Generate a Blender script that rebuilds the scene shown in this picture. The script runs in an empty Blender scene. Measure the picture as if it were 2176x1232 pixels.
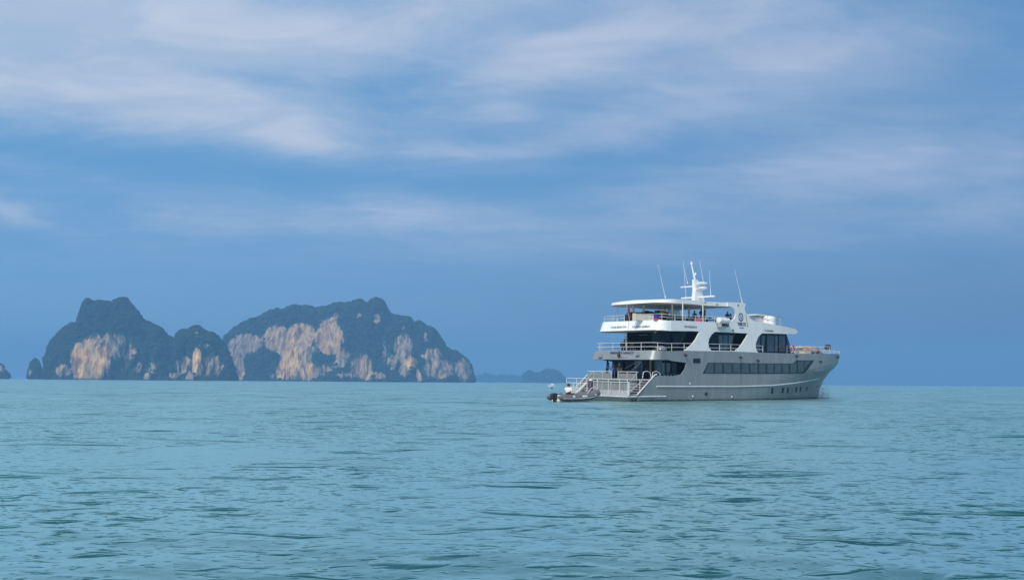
import bpy, bmesh, math, random
import numpy as np
from mathutils import Vector, Matrix, noise, geometry

random.seed(7); np.random.seed(7)
C = bpy.context.scene.collection
scene = bpy.context.scene
R = math.radians

# ------------------------------------------------------------------ camera
FPX, CX, CY = 1900.0, 1088.0, 616.0          # focal length and centre in photograph pixels (2176 wide)
CAM = Vector((0, 0, 1.9))
cam_data = bpy.data.cameras.new('camera')
cam = bpy.data.objects.new('camera', cam_data); C.objects.link(cam)
cam_data.sensor_fit = 'HORIZONTAL'; cam_data.sensor_width = 36.0
cam_data.lens = 36.0 * FPX / 2176.0
cam_data.clip_start = 0.3; cam_data.clip_end = 40000
PITCH = math.atan(195.5 / FPX)
CAMROT = Matrix.Rotation(math.pi / 2 + PITCH, 3, 'X') @ Matrix.Rotation(R(0.45), 3, 'Z')
cam.matrix_world = Matrix.Translation(CAM) @ CAMROT.to_4x4()
scene.camera = cam

def ray(px, py):
    return (CAMROT @ Vector(((px - CX) / FPX, -(py - CY) / FPX, -1.0))).normalized()

# ------------------------------------------------------------------ sun, exposure
SUN_EL, SUN_AZ = R(42), math.atan2(-0.50, -0.80)        # azimuth of the direction TO the sun in the xy plane
SUN_VEC = Vector((-0.42, -0.91, 0)).normalized() * math.cos(SUN_EL) + Vector((0, 0, math.sin(SUN_EL)))
sl = bpy.data.lights.new('sun', 'SUN'); sl.energy = 3.3; sl.angle = R(18.0); sl.color = (1.0, 0.93, 0.84)
sun = bpy.data.objects.new('sun', sl); C.objects.link(sun)
sun.rotation_euler = SUN_VEC.to_track_quat('Z', 'Y').to_euler()
scene.view_settings.view_transform = 'Standard'; scene.view_settings.look = 'None'
scene.view_settings.exposure = 0.0; scene.view_settings.gamma = 1.0
scene.cycles.use_denoising = True
scene.cycles.volume_bounces = 1
scene.cycles.max_bounces = 8

# ------------------------------------------------------------------ node helpers
class NT:
    def __init__(self, tree): self.t = tree; self.n = tree.nodes; self.l = tree.links
    def new(self, typ, **kw):
        nd = self.n.new(typ)
        for k, v in kw.items(): setattr(nd, k, v)
        return nd
    def link(self, a, b): self.l.new(a, b)
    def val(self, inp, v):
        if isinstance(v, bpy.types.NodeSocket): self.l.new(v, inp)
        else: inp.default_value = v
    def m(self, op, a, b=0.0, c=None, clamp=False):
        nd = self.n.new('ShaderNodeMath'); nd.operation = op; nd.use_clamp = clamp
        self.val(nd.inputs[0], a); self.val(nd.inputs[1], b)
        if c is not None: self.val(nd.inputs[2], c)
        return nd.outputs[0]
    def mix(self, f, a, b, blend='MIX'):
        nd = self.n.new('ShaderNodeMix'); nd.data_type = 'RGBA'; nd.blend_type = blend
        self.val(nd.inputs[0], f); self.val(nd.inputs[6], a); self.val(nd.inputs[7], b)
        return nd.outputs[2]
    def noise(self, vec, scale, detail=3, rough=0.5, dist=0.0):
        nd = self.n.new('ShaderNodeTexNoise'); self.val(nd.inputs['Vector'], vec)
        nd.inputs['Scale'].default_value = scale; nd.inputs['Detail'].default_value = detail
        nd.inputs['Roughness'].default_value = rough; nd.inputs['Distortion'].default_value = dist
        return nd.outputs['Fac']
    def ramp(self, f, lo, hi):
        nd = self.n.new('ShaderNodeMapRange'); nd.interpolation_type = 'SMOOTHSTEP'
        self.val(nd.inputs['Value'], f); self.val(nd.inputs['From Min'], lo); self.val(nd.inputs['From Max'], hi)
        return nd.outputs['Result']

def rgb(*c): return (c[0], c[1], c[2], 1.0)

# ------------------------------------------------------------------ world: sky with layered cloud
WS = 0.1
world = bpy.data.worlds.new('World'); scene.world = world; world.use_nodes = True
W = NT(world.node_tree); W.n.clear()
out = W.new('ShaderNodeOutputWorld'); bg = W.new('ShaderNodeBackground'); W.link(bg.outputs[0], out.inputs[0])
bg.inputs['Strength'].default_value = WS
sky = W.new('ShaderNodeTexSky'); sky.sky_type = 'NISHITA'; sky.sun_disc = False
sky.sun_elevation = SUN_EL; sky.sun_rotation = math.atan2(SUN_VEC.x, SUN_VEC.y)
sky.air_density = 1.0; sky.dust_density = 1.0; sky.ozone_density = 1.2
tc = W.new('ShaderNodeTexCoord'); sep = W.new('ShaderNodeSeparateXYZ'); W.link(tc.outputs['Generated'], sep.inputs[0])
dx, dy, dz = sep.outputs
az = W.m('ARCTAN2', dx, dy)
el = W.m('ARCSINE', dz)
zz = W.m('ADD', W.m('MAXIMUM', dz, 0.0), 0.16)
cv = W.new('ShaderNodeCombineXYZ'); W.val(cv.inputs[0], W.m('DIVIDE', dx, zz)); W.val(cv.inputs[1], W.m('DIVIDE', dy, zz))
# a warp so that nothing in the cloud layer is a plain ellipse
n1 = W.noise(cv.outputs[0], 0.9, 5, 0.55, 0.3)
n2 = W.noise(cv.outputs[0], 2.6, 5, 0.6, 0.5)
wa = W.m('ADD', az, W.m('MULTIPLY', W.m('SUBTRACT', n2, 0.5), 0.14))
we = W.m('ADD', el, W.m('MULTIPLY', W.m('SUBTRACT', n1, 0.5), 0.035))
def azel(px, py):
    d = ray(px, py); return math.atan2(d.x, d.y), math.asin(d.z)
def blob(px, py, wx, wy, amp, tilt=0.0):
    a0, e0 = azel(px, py)
    sa, se = wx / FPX, wy / FPX
    da = W.m('SUBTRACT', wa, a0)
    de = W.m('SUBTRACT', W.m('SUBTRACT', we, e0), W.m('MULTIPLY', da, tilt))
    p = W.m('POWER', W.m('ABSOLUTE', W.m('DIVIDE', da, sa)), 2.0)
    q = W.m('POWER', W.m('ABSOLUTE', W.m('DIVIDE', de, se)), 2.0)
    return W.m('MULTIPLY', W.m('EXPONENT', W.m('MULTIPLY', W.m('ADD', p, q), -1.0)), amp)
CLOUDS = [
    (150, 20, 560, 120, .66, 0), (60, 195, 330, 60, .55, -.03), (500, 232, 190, 48, .62, -.25), (330, 215, 200, 40, .3, -.1),
    (860, 40, 330, 55, .40, .25), (1230, 85, 240, 60, .62, .12), (1560, 20, 260, 60, .58, .18), (1080, -40, 420, 60, .4, 0),
    (1800, 120, 320, 60, .36, .0), (1030, 232, 95, 26, .42, 0), (1330, 275, 330, 42, .44, .12), (1000, 320, 170, 22, .22, 0),
    (1800, 370, 330, 50, .46, 0), (900, 448, 250, 36, .46, -.02), (0, 440, 75, 28, .45, -.2), (1250, 520, 700, 60, .20, 0),
    (700, 290, 120, 30, .25, 0), (2120, 430, 120, 35, .28, 0), (1500, 180, 200, 40, .22, .1), (420, 480, 320, 40, .14, 0),
    (830, 190, 130, 45, -.38, 0), (420, 150, 260, 14, -.16, -.05), (1180, 60, 90, 14, -.16, .3), (1450, 110, 160, 16, -.15, .1), (820, 380, 420, 34, -.12, 0), (330, 345, 330, 35, -.22, 0), (1400, 345, 200, 25, -.14, 0),
    (2176, 40, 160, 130, -.3, 0), (1000, 170, 1500, 260, .14, 0), (1900, 250, 500, 160, .12, 0), (300, 100, 700, 110, .12, 0), (1300, 455, 500, 40, .16, .02), (2000, 300, 300, 30, .12, -.03), (650, 250, 90, 20, .25, 0), (1150, 165, 260, 22, .2, .1)]
acc = None
for b in CLOUDS:
    v = blob(*b); acc = v if acc is None else W.m('ADD', acc, v)
# away from the photographed part the layer goes on as broken stratus, filled in behind the camera for extra light
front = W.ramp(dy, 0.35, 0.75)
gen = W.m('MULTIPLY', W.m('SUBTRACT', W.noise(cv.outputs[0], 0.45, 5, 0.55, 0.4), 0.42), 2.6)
gen = W.m('ADD', W.m('MULTIPLY', gen, W.ramp(dz, 0.05, 0.25)), W.m('MULTIPLY', W.m('SUBTRACT', 1.0, W.ramp(dy, -0.6, 0.3)), 0.8))  # unseen bright cloud added behind the camera to lift the light on the yacht
hi_el = W.ramp(dz, 0.36, 0.5)
usef = W.m('MULTIPLY', front, W.m('SUBTRACT', 1.0, hi_el))
cs = W.new('ShaderNodeMapping'); W.link(cv.outputs[0], cs.inputs[0]); cs.inputs['Scale'].default_value = (0.75, 1.5, 1.0); cs.inputs['Rotation'].default_value = (0, 0, R(-12))
tex = W.m('MULTIPLY', W.m('SUBTRACT', W.noise(cs.outputs[0], 1.9, 8, 0.62, 0.7), 0.5), W.ramp(dz, 0.04, 0.22))
tex = W.m('ADD', tex, W.m('MULTIPLY', W.m('SUBTRACT', W.noise(cs.outputs[0], 6.0, 6, 0.65, 1.2), 0.5), W.m('MULTIPLY', W.ramp(dz, 0.05, 0.25), 0.30)))
acc = W.m('ADD', acc, W.m('MULTIPLY', tex, 1.1))
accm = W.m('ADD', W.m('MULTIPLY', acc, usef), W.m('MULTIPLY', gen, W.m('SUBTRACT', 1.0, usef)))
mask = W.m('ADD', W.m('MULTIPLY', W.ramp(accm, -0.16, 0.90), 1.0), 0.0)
def k(c): return rgb(*[x / WS for x in c])
lr = W.ramp(az, -0.55, 0.62)                       # left (nearer the sun) to right
blue_hi = W.mix(lr, k((.138, .365, .675)), k((.130, .305, .560)))
blue_lo = W.mix(lr, k((.200, .420, .680)), k((.060, .110, .220)))
base = W.mix(W.ramp(dz, 0.0, 0.19), blue_lo, blue_hi)
nish = W.mix(1.0, sky.outputs[0], rgb(1.0, 1.0, 1.0), 'MULTIPLY')
base = W.mix(0.90, nish, base)
den = W.ramp(W.m('ADD', W.noise(cs.outputs[0], 3.2, 7, 0.62, 0.9), W.m('MULTIPLY', W.m('SUBTRACT', n1, 0.5), 0.6)), 0.36, 0.66)
cl = W.mix(lr, k((.590, .660, .785)), k((.460, .540, .715)))
cl = W.mix(W.m('MULTIPLY', W.m('SUBTRACT', 1.0, den), 0.32), cl, base)      # thin and thick parts of the layer
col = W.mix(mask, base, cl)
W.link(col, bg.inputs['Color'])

# ------------------------------------------------------------------ materials
MATS = {}
def mat(name, col, rough=0.5, metal=0.0, var=0.0, scale=3.0, spec=0.5, bump=0.0, col2=None, coat=0.0):
    if name in MATS: return MATS[name]
    m = bpy.data.materials.new(name); m.use_nodes = True
    t = NT(m.node_tree); p = m.node_tree.nodes['Principled BSDF']
    p.inputs['Roughness'].default_value = rough; p.inputs['Metallic'].default_value = metal
    p.inputs['Specular IOR Level'].default_value = spec
    p.inputs['Coat Weight'].default_value = coat
    co = t.new('ShaderNodeTexCoord')
    f = t.noise(co.outputs['Object'], scale, 4, 0.55)
    c2 = col2 or tuple(max(0, c * (1 - var)) for c in col)
    t.link(t.mix(t.ramp(f, 0.35, 0.68), rgb(*col), rgb(*c2)), p.inputs['Base Color'])
    if bump:
        b = t.new('ShaderNodeBump'); b.inputs['Strength'].default_value = bump; b.inputs['Distance'].default_value = 0.02
        t.link(f, b.inputs['Height']); t.link(b.outputs[0], p.inputs['Normal'])
    MATS[name] = m; return m

def hull_paint():
    m = bpy.data.materials.new('silver_hull_paint'); m.use_nodes = True
    t = NT(m.node_tree); p = m.node_tree.nodes['Principled BSDF']
    co = t.new('ShaderNodeTexCoord'); mp = t.new('ShaderNodeMapping'); t.link(co.outputs['Object'], mp.inputs[0])
    mp.inputs['Scale'].default_value = (0.9, 0.9, 0.25)
    f = t.noise(mp.outputs[0], 1.2, 5, 0.6)
    mp2 = t.new('ShaderNodeMapping'); t.link(co.outputs['Object'], mp2.inputs[0]); mp2.inputs['Scale'].default_value = (3.0, 3.0, 0.14)
    f2 = t.noise(mp2.outputs[0], 1.6, 4, 0.6)
    c = t.mix(t.ramp(f, 0.3, 0.7), rgb(.285, .310, .320), rgb(.235, .260, .275))
    c = t.mix(t.m('MULTIPLY', t.ramp(f2, 0.52, 0.78), 0.6), c, rgb(.20, .19, .17))
    sp = t.new('ShaderNodeSeparateXYZ'); t.link(co.outputs['Object'], sp.inputs[0])
    wl = t.m('ADD', sp.outputs[2], t.m('MULTIPLY', t.m('SUBTRACT', f2, 0.5), 0.5))
    c = t.mix(t.m('SUBTRACT', 1.0, t.ramp(wl, 0.1, 0.32)), c, rgb(.05, .055, .05))   # algae line at the water
    t.link(c, p.inputs['Base Color']); p.inputs['Roughness'].default_value = 0.38; p.inputs['Metallic'].default_value = 0.15
    # the plating is slightly uneven between frames
    b = t.new('ShaderNodeBump'); b.inputs['Strength'].default_value = 0.25; b.inputs['Distance'].default_value = 0.05
    t.link(t.noise(co.outputs['Object'], 0.8, 2, 0.5), b.inputs['Height']); t.link(b.outputs[0], p.inputs['Normal'])
    return m
M_HULL = hull_paint()
M_WHITE = mat('white_gelcoat', (.80, .81, .81), 0.3, var=0.07, scale=0.6)
M_WHITE2 = mat('white_rail_paint', (.66, .66, .65), 0.35, var=0.1)
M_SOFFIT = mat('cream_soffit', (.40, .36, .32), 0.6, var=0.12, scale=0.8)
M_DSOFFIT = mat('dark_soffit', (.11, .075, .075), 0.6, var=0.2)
M_DECK = mat('grey_deck_paint', (.30, .31, .31), 0.7, var=0.15)
M_DARK = mat('dark_tinted_glass', (.006, .007, .009), 0.10, spec=0.22, var=0.3, scale=0.7)
M_PANE = mat('slate_window_pane', (.060, .085, .100), 0.07, spec=0.8, var=0.25, scale=0.8)
M_FRAME = mat('black_window_frame', (.012, .016, .024), 0.3)
M_RUB = mat('light_rub_rail', (.58, .62, .62), 0.4, var=0.15)
M_STEEL = mat('brushed_stainless', (.62, .62, .60), 0.28, metal=0.8, var=0.1)
M_CREAMR = mat('cream_tube', (.70, .65, .50), 0.4, var=0.1)
M_PANEL = mat('grey_bulwark_panel', (.24, .25, .245), 0.5, var=0.15)
M_PANEL2 = mat('pale_locker_panel', (.44, .455, .47), 0.5, var=0.12)
M_RUBBER = mat('charcoal_tube_fabric', (.18, .165, .18), 0.65, var=0.3, scale=5, bump=0.2)
M_BLACK = mat('black_plastic', (.015, .015, .017), 0.4, var=0.3)
M_NAVY = mat('navy_lettering', (.015, .02, .07), 0.5)
M_LBLUE = mat('light_blue_print', (.05, .25, .52), 0.5)
M_GREYL = mat('grey_lettering', (.06, .065, .075), 0.5)
M_RED = mat('red_canvas', (.55, .05, .04), 0.6, var=0.2)
M_BLUE = mat('blue_plastic', (.02, .04, .30), 0.5, var=0.2)
M_TAN = mat('tan_plywood', (.40, .20, .05), 0.7, var=0.5, scale=6)
M_CREAM = mat('cream_locker', (.62, .56, .44), 0.6, var=0.12)
M_CUSH = mat('dark_brown_cushion', (.035, .018, .014), 0.85, var=0.4)
M_ORANGE = mat('orange_rope', (.55, .18, .05), 0.8, var=0.3, scale=9)
M_SKIN = mat('brown_skin', (.22, .11, .07), 0.55, var=0.1)
M_HAIR = mat('black_hair', (.008, .007, .006), 0.5)
M_SIGNAL = mat('white_signal_dome', (.8, .8, .8), 0.25)

# ------------------------------------------------------------------ mesh helpers
def link_obj(name, me, parent=None, m=None):
    o = bpy.data.objects.new(name, me); C.objects.link(o)
    if parent is not None: o.parent = parent
    if m is not None:
        me.materials.clear() if False else None
        if len(me.materials) == 0:
            for q in (m if isinstance(m, (list, tuple)) else [m]): me.materials.append(q)
    return o
def smooth(me, ang=35):
    for p in me.polygons: p.use_smooth = True
    try: me.set_sharp_from_angle(angle=R(ang))
    except Exception: pass
class MB:
    """gathers shapes into one mesh"""
    def __init__(s): s.v = []; s.f = []; s.mi = []
    def add(s, v, f, mi=0):
        b = len(s.v); s.v += [tuple(q) for q in v]; s.f += [tuple(i + b for i in q) for q in f]; s.mi += [mi] * len(f); return s
    def box(s, c, d, mi=0, rz=0.0, tx=1.0, ty=1.0):
        x, y, z = d[0] / 2, d[1] / 2, d[2] / 2; v = []
        cr, sr = math.cos(rz), math.sin(rz)
        for (a, b, e) in ((-1,-1,-1),(1,-1,-1),(1,1,-1),(-1,1,-1),(-1,-1,1),(1,-1,1),(1,1,1),(-1,1,1)):
            px, py = a * x * (tx if e > 0 else 1), b * y * (ty if e > 0 else 1)
            v.append((c[0] + px * cr - py * sr, c[1] + px * sr + py * cr, c[2] + e * z))
        return s.add(v, [(0,3,2,1),(4,5,6,7),(0,1,5,4),(1,2,6,5),(2,3,7,6),(3,0,4,7)], mi)
    def bbox(s, c, d, b=0.03, mi=0):
        """box with chamfered vertical and top edges"""
        x, y, z = d[0] / 2, d[1] / 2, d[2] / 2
        rings = []
        for (zz, ins) in ((-z, 0), (z - b, 0), (z, b)):
            X, Y = x - ins, y - ins; r = []
            for (sx, sy) in ((1, 1), (-1, 1), (-1, -1), (1, -1)):
                pts = [(sx * X, sy * (Y - b)), (sx * (X - b), sy * Y)]
                if sx * sy < 0: pts.reverse()
                r += pts
            rings.append([(c[0] + p[0], c[1] + p[1], c[2] + zz) for p in r])
        return s.loft(rings, mi=mi, caps=True, closed=True)
    def loft(s, rings, mi=0, caps=True, closed=True):
        n = len(rings[0]); v = [p for r in rings for p in r]; f = []
        for i in range(len(rings) - 1):
            for j in range(n if closed else n - 1):
                a, b = i * n + j, i * n + (j + 1) % n
                f.append((a, b, b + n, a + n))
        if caps and closed: f.append(tuple(range(n))[::-1]); f.append(tuple(range((len(rings) - 1) * n, len(rings) * n)))
        return s.add(v, f, mi)
    def tube(s, pts, r, n=6, mi=0):
        pts = [Vector(p) for p in pts]; rings = []
        rr = r if isinstance(r, (list, tuple)) else [r] * len(pts)
        up = Vector((0, 0, 1)); prev = None
        for i, p in enumerate(pts):
            d = (pts[min(i + 1, len(pts) - 1)] - pts[max(i - 1, 0)]).normalized()
            if prev is None:
                a = d.cross(up)
                if a.length < 1e-3: a = d.cross(Vector((0, 1, 0)))
            else:
                a = prev - d * prev.dot(d)
            a.normalize(); prev = a; b = d.cross(a).normalized()
            rings.append([p + (a * math.cos(2 * math.pi * q / n) + b * math.sin(2 * math.pi * q / n)) * rr[i] for q in range(n)])
        return s.loft(rings, mi=mi)
    def ball(s, c, r, seg=12, rg=8, mi=0, flat=0):
        r = r if isinstance(r, (list, tuple)) else (r, r, r); rings = []
        for i in range(rg + 1):
            ph = -math.pi / 2 + math.pi * min(max(i / rg, 0.01), 0.99)
            rings.append([(c[0] + r[0] * math.cos(ph) * math.cos(2 * math.pi * j / seg), c[1] + r[1] * math.cos(ph) * math.sin(2 * math.pi * j / seg), c[2] + r[2] * math.sin(ph)) for j in range(seg)])
        return s.loft(rings, mi=mi)
    def lathe(s, c, prof, seg=16, mi=0):
        return s.loft([[(c[0] + r * math.cos(2 * math.pi * j / seg), c[1] + r * math.sin(2 * math.pi * j / seg), c[2] + z) for j in range(seg)] for (r, z) in prof], mi=mi)
    def mesh(s, name, sm=True):
        me = bpy.data.meshes.new(name); me.from_pydata(s.v, [], s.f); me.update()
        if any(s.mi): me.polygons.foreach_set('material_index', s.mi)
        if sm: smooth(me)
        return me
    def build(s, name, m, parent=None, sm=True):
        return link_obj(name, s.mesh(name, sm), parent, m)
def tag(o, label=None, cat=None, group=None, kind=None):
    if label: o['label'] = label
    if cat: o['category'] = cat
    if group: o['group'] = group
    if kind: o['kind'] = kind
    return o
def empty(name, mw, label, cat, group=None):
    o = bpy.data.objects.new(name, None); C.objects.link(o); o.empty_display_size = 0.3
    o.matrix_world = mw if isinstance(mw, Matrix) else Matrix.Translation(Vector(mw))
    return tag(o, label, cat, group)
def interp(tab, x):
    if x <= tab[0][0]: return tab[0][1]
    for (a, b) in zip(tab, tab[1:]):
        if x <= b[0]: return a[1] + (b[1] - a[1]) * (x - a[0]) / (b[0] - a[0] + 1e-9)
    return tab[-1][1]

# ------------------------------------------------------------------ the sea
def wave_tile(n, L, peak, slope, spread=2.0, seed=1):
    rng = np.random.default_rng(seed)
    kx = np.fft.fftfreq(n, L / n) * 2 * np.pi; KX, KY = np.meshgrid(kx, kx, indexing='ij')
    K = np.sqrt(KX ** 2 + KY ** 2) + 1e-9; k0 = 2 * np.pi / peak
    S = K ** -3.6 * np.exp(-0.9 * (k0 / K) ** 3)
    th = np.arctan2(KY, KX) - R(68)
    S *= (0.12 + np.abs(np.cos(th)) ** spread)
    S[K > np.pi * n / L * 0.45] = 0
    h = np.fft.ifft2(np.sqrt(S) * np.exp(2j * np.pi * rng.random((n, n)))).real
    # crests sharper than troughs
    gx, gy = np.gradient(h, L / n); h *= slope / np.sqrt((gx ** 2 + gy ** 2).mean())
    return h
T1 = wave_tile(512, 46.0, 5.0, 0.032, 3, 3)
T2 = wave_tile(512, 13.7, 0.9, 0.028, 2, 5)
def sample(T, L, x, y):
    n = T.shape[0]; u = (x / L * n) % n; v = (y / L * n) % n
    i = np.floor(u).astype(int); j = np.floor(v).astype(int); fu = u - i; fv = v - j
    i %= n; j %= n; i2 = (i + 1) % n; j2 = (j + 1) % n
    return (T[i, j] * (1 - fu) * (1 - fv) + T[i2, j] * fu * (1 - fv) + T[i, j2] * (1 - fu) * fv + T[i2, j2] * fu * fv)
def sea():
    A = R(40)
    dense = np.linspace(-A, A, 1250); sparse = np.linspace(A, 2 * np.pi - A, 62)[1:-1]
    ang = np.concatenate([dense, sparse])
    inv = np.linspace(1 / 6.0, 1 / 420.0, 520)
    rad = np.concatenate([[0.4, 1, 2, 3.5, 5], 1 / inv, [560, 800, 1200, 1900, 3200, 5500]])
    AA, RR = np.meshgrid(ang, rad, indexing='ij')
    X = RR * np.sin(AA); Y = RR * np.cos(AA)
    ga = RR * 0; dist = RR
    edge = np.clip((A - np.abs(AA)) / R(5), 0, 1) * (AA <= A + 1e-6)
    f1 = np.clip((170 - dist) / 130, 0, 1) * np.clip(dist / 6, 0, 1)
    f2 = np.clip((34 - dist) / 24, 0, 1) * np.clip((dist - 2) / 5, 0, 1)
    H = edge * (f1 * sample(T1, 46.0, X, Y) + f2 * sample(T2, 13.7, X * 0.91 + 0.4 * Y, Y * 0.91 - 0.4 * X))
    na, nr = AA.shape
    V = np.stack([X, Y, H], -1).reshape(-1, 3)
    I = np.arange(na * nr).reshape(na, nr); I2 = np.roll(I, -1, axis=0)
    F = np.stack([I[:, :-1], I2[:, :-1], I2[:, 1:], I[:, 1:]], -1).reshape(-1, 4)
    me = bpy.data.meshes.new('sea')
    me.vertices.add(len(V)); me.vertices.foreach_set('co', V.astype(np.float32).ravel())
    me.loops.add(F.size); me.loops.foreach_set('vertex_index', F.astype(np.int32).ravel())
    me.polygons.add(len(F)); me.polygons.foreach_set('loop_start', np.arange(0, F.size, 4, dtype=np.int32))
    me.polygons.foreach_set('loop_total', np.full(len(F), 4, dtype=np.int32))
    me.polygons.foreach_set('use_smooth', np.ones(len(F), dtype=bool))
    me.update(calc_edges=True)
    m = bpy.data.materials.new('sea_water'); m.use_nodes = True; t = NT(m.node_tree); p = t.n['Principled BSDF']
    co = t.new('ShaderNodeTexCoord'); pos = co.outputs['Object']
    def mp(sx, sy, rz=0.0):
        q = t.new('ShaderNodeMapping'); t.link(pos, q.inputs[0]); q.inputs['Scale'].default_value = (sx, sy, 1); q.inputs['Rotation'].default_value = (0, 0, rz); return q.outputs[0]
    big = t.noise(mp(1, 1, .3), 0.012, 3, 0.5)
    patch = t.noise(mp(1, 0.6, .3), 0.05, 4, 0.55)
    c = t.mix(t.ramp(big, 0.35, 0.65), rgb(*SEA_A), rgb(*SEA_B))
    c = t.mix(t.m('MULTIPLY', t.ramp(patch, 0.4, 0.7), 0.35), c, rgb(*SEA_C))
    # ripples of several sizes; crests are pointed, so the slopes come in short steep runs
    def crest(vec, sc, det, w, lo=0.5, rough=0.5, dist=0.3):
        f = t.noise(vec, sc, det, rough, dist)
        return t.m('MULTIPLY', t.m('MAXIMUM', t.m('SUBTRACT', f, lo), 0.0), w)
    gust = t.ramp(t.noise(mp(1, 0.7, .2), 0.10, 4, 0.6), 0.36, 0.62)
    fine = t.m('ADD', crest(mp(0.75, 1.3, .15), 4.2, 1, .55, .635, .3), crest(mp(0.70, 1.25, -.15), 1.9, 1.5, 1.3, .635, .3))
    fine = t.m('ADD', fine, crest(mp(0.6, 1.2, .10), 0.85, 2, 2.8, .64, .35))
    fine = t.m('ADD', fine, crest(mp(0.75, 1.3, .3), 8.5, 1, .26, .63, .3))
    hs = t.m('MULTIPLY', fine, t.m('ADD', 0.18, t.m('MULTIPLY', gust, 1.1)))
    hs = t.m('ADD', hs, crest(mp(0.55, 1.2, .08), 0.34, 2.5, 6.0, .66, .35))
    hs = t.m('ADD', hs, crest(mp(0.5, 1.1, .2), 0.13, 3, 11.0, .66, .35))
    hs = t.m('ADD', hs, t.m('MULTIPLY', t.noise(mp(1, 1.2, .1), 4.0, 2, 0.5), 0.006))
    b = t.new('ShaderNodeBump'); b.inputs['Strength'].default_value = 1.0; b.inputs['Distance'].default_value = BUMP
    t.link(hs, b.inputs['Height'])
    # light comes back from inside the turbid water whatever the ripples do; the mirror follows every ripple
    t.n.remove(p); outn = t.n['Material Output']
    df = t.new('ShaderNodeBsdfDiffuse'); t.link(c, df.inputs['Color'])
    gl = t.new('ShaderNodeBsdfGlossy'); gl.inputs['Color'].default_value = rgb(*SEA_TINT); gl.inputs['Roughness'].default_value = SEA_ROUGH; t.link(b.outputs[0], gl.inputs['Normal'])
    fr = t.new('ShaderNodeFresnel'); fr.inputs['IOR'].default_value = SEA_IOR; t.link(b.outputs[0], fr.inputs['Normal'])
    mx = t.new('ShaderNodeMixShader'); mr = t.new('ShaderNodeMapRange'); t.link(fr.outputs[0], mr.inputs['Value']); mr.inputs['From Min'].default_value = .045; mr.inputs['From Max'].default_value = .43; mr.inputs['To Min'].default_value = .03; mr.inputs['To Max'].default_value = .92
    t.link(mr.outputs['Result'], mx.inputs[0]); t.link(df.outputs[0], mx.inputs[1]); t.link(gl.outputs[0], mx.inputs[2])
    t.link(mx.outputs[0], outn.inputs['Surface'])
    me.materials.append(m)
    o = bpy.data.objects.new('sea', me); C.objects.link(o); tag(o, kind='structure')
SEA_A, SEA_B, SEA_C = (.010, .078, .084), (.016, .108, .112), (.024, .145, .143)
SEA_TINT, SEA_ROUGH, SEA_IOR = (.78, 1.0, .90), 0.34, 1.5
BUMP = 0.66
sea()

# ------------------------------------------------------------------ islands
def rock_material():
    m = bpy.data.materials.new('limestone_and_scrub'); m.use_nodes = True; t = NT(m.node_tree); p = t.n['Principled BSDF']
    p.inputs['Roughness'].default_value = 0.9; p.inputs['Specular IOR Level'].default_value = 0.1
    co = t.new('ShaderNodeTexCoord'); at = t.new('ShaderNodeAttribute', attribute_name='rock'); at2 = t.new('ShaderNodeAttribute', attribute_name='warm')
    q = t.new('ShaderNodeMapping'); t.link(co.outputs['Object'], q.inputs[0]); q.inputs['Scale'].default_value = (1, 1, 0.28)
    s1 = t.noise(q.outputs[0], 0.11, 6, 0.65, 0.4); s2 = t.noise(q.outputs[0], 0.035, 5, 0.6, 0.3)
    s3 = t.noise(q.outputs[0], 0.30, 4, 0.6)
    grey = t.mix(t.ramp(s1, 0.36, 0.66), rgb(.07, .07, .075), rgb(.36, .32, .28))
    warm = t.mix(t.ramp(s1, 0.34, 0.62), rgb(.36, .18, .06), rgb(.90, .59, .25))
    warm = t.mix(t.m('MULTIPLY', t.ramp(s3, 0.5, 0.75), 0.45), warm, rgb(.22, .16, .13))
    rk = t.mix(t.m('MULTIPLY', at2.outputs['Fac'], t.ramp(s2, 0.25, 0.55)), grey, warm)
    veg = t.mix(t.ramp(t.noise(co.outputs['Object'], 0.06, 4, 0.6), 0.35, 0.65), rgb(.012, .028, .012), rgb(.030, .055, .020))
    f = t.m('ADD', at.outputs['Fac'], t.m('MULTIPLY', t.m('SUBTRACT', s1, 0.5), 1.1))
    sz = t.new('ShaderNodeSeparateXYZ'); t.link(co.outputs['Object'], sz.inputs[0])
    col_ = t.mix(t.ramp(f, 0.40, 0.60), veg, rk)
    tide = t.m('SUBTRACT', 1.0, t.ramp(t.m('ADD', sz.outputs[2], t.m('MULTIPLY', t.m('SUBTRACT', s3, 0.5), 5.0)), 1.6, 3.6))
    t.link(t.mix(t.m('MULTIPLY', tide, 0.8), col_, rgb(.03, .032, .03)), p.inputs['Base Color'])   # wet tide notch
    b = t.new('ShaderNodeBump'); b.inputs['Strength'].default_value = 1.0; b.inputs['Distance'].default_value = 6.0
    t.link(s1, b.inputs['Height']); t.link(b.outputs[0], p.inputs['Normal'])
    return m
M_ROCK = rock_material()
def leaf_material():
    m = bpy.data.materials.new('scrub_foliage'); m.use_nodes = True; t = NT(m.node_tree); p = t.n['Principled BSDF']
    p.inputs['Roughness'].default_value = 0.9; p.inputs['Specular IOR Level'].default_value = 0.1
    co = t.new('ShaderNodeTexCoord')
    c = t.mix(t.ramp(t.noise(co.outputs['Object'], 0.05, 5, 0.7), 0.35, 0.65), rgb(.014, .028, .014), rgb(.030, .048, .022))
    t.link(c, p.inputs['Base Color']); return m
M_LEAF = leaf_material()
def fbm(x, y, z, o=4):
    return noise.fractal(Vector((x, y, z)), 0.75, 2.1, o, noise_basis='PERLIN_ORIGINAL')
ICO = [(0,0,1)] + [(math.cos(a)*.894, math.sin(a)*.894, .447) for a in [i*1.2566 for i in range(5)]] + [(math.cos(a)*.894, math.sin(a)*.894, -.447) for a in [(i+.5)*1.2566 for i in range(5)]] + [(0,0,-1)]
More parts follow.
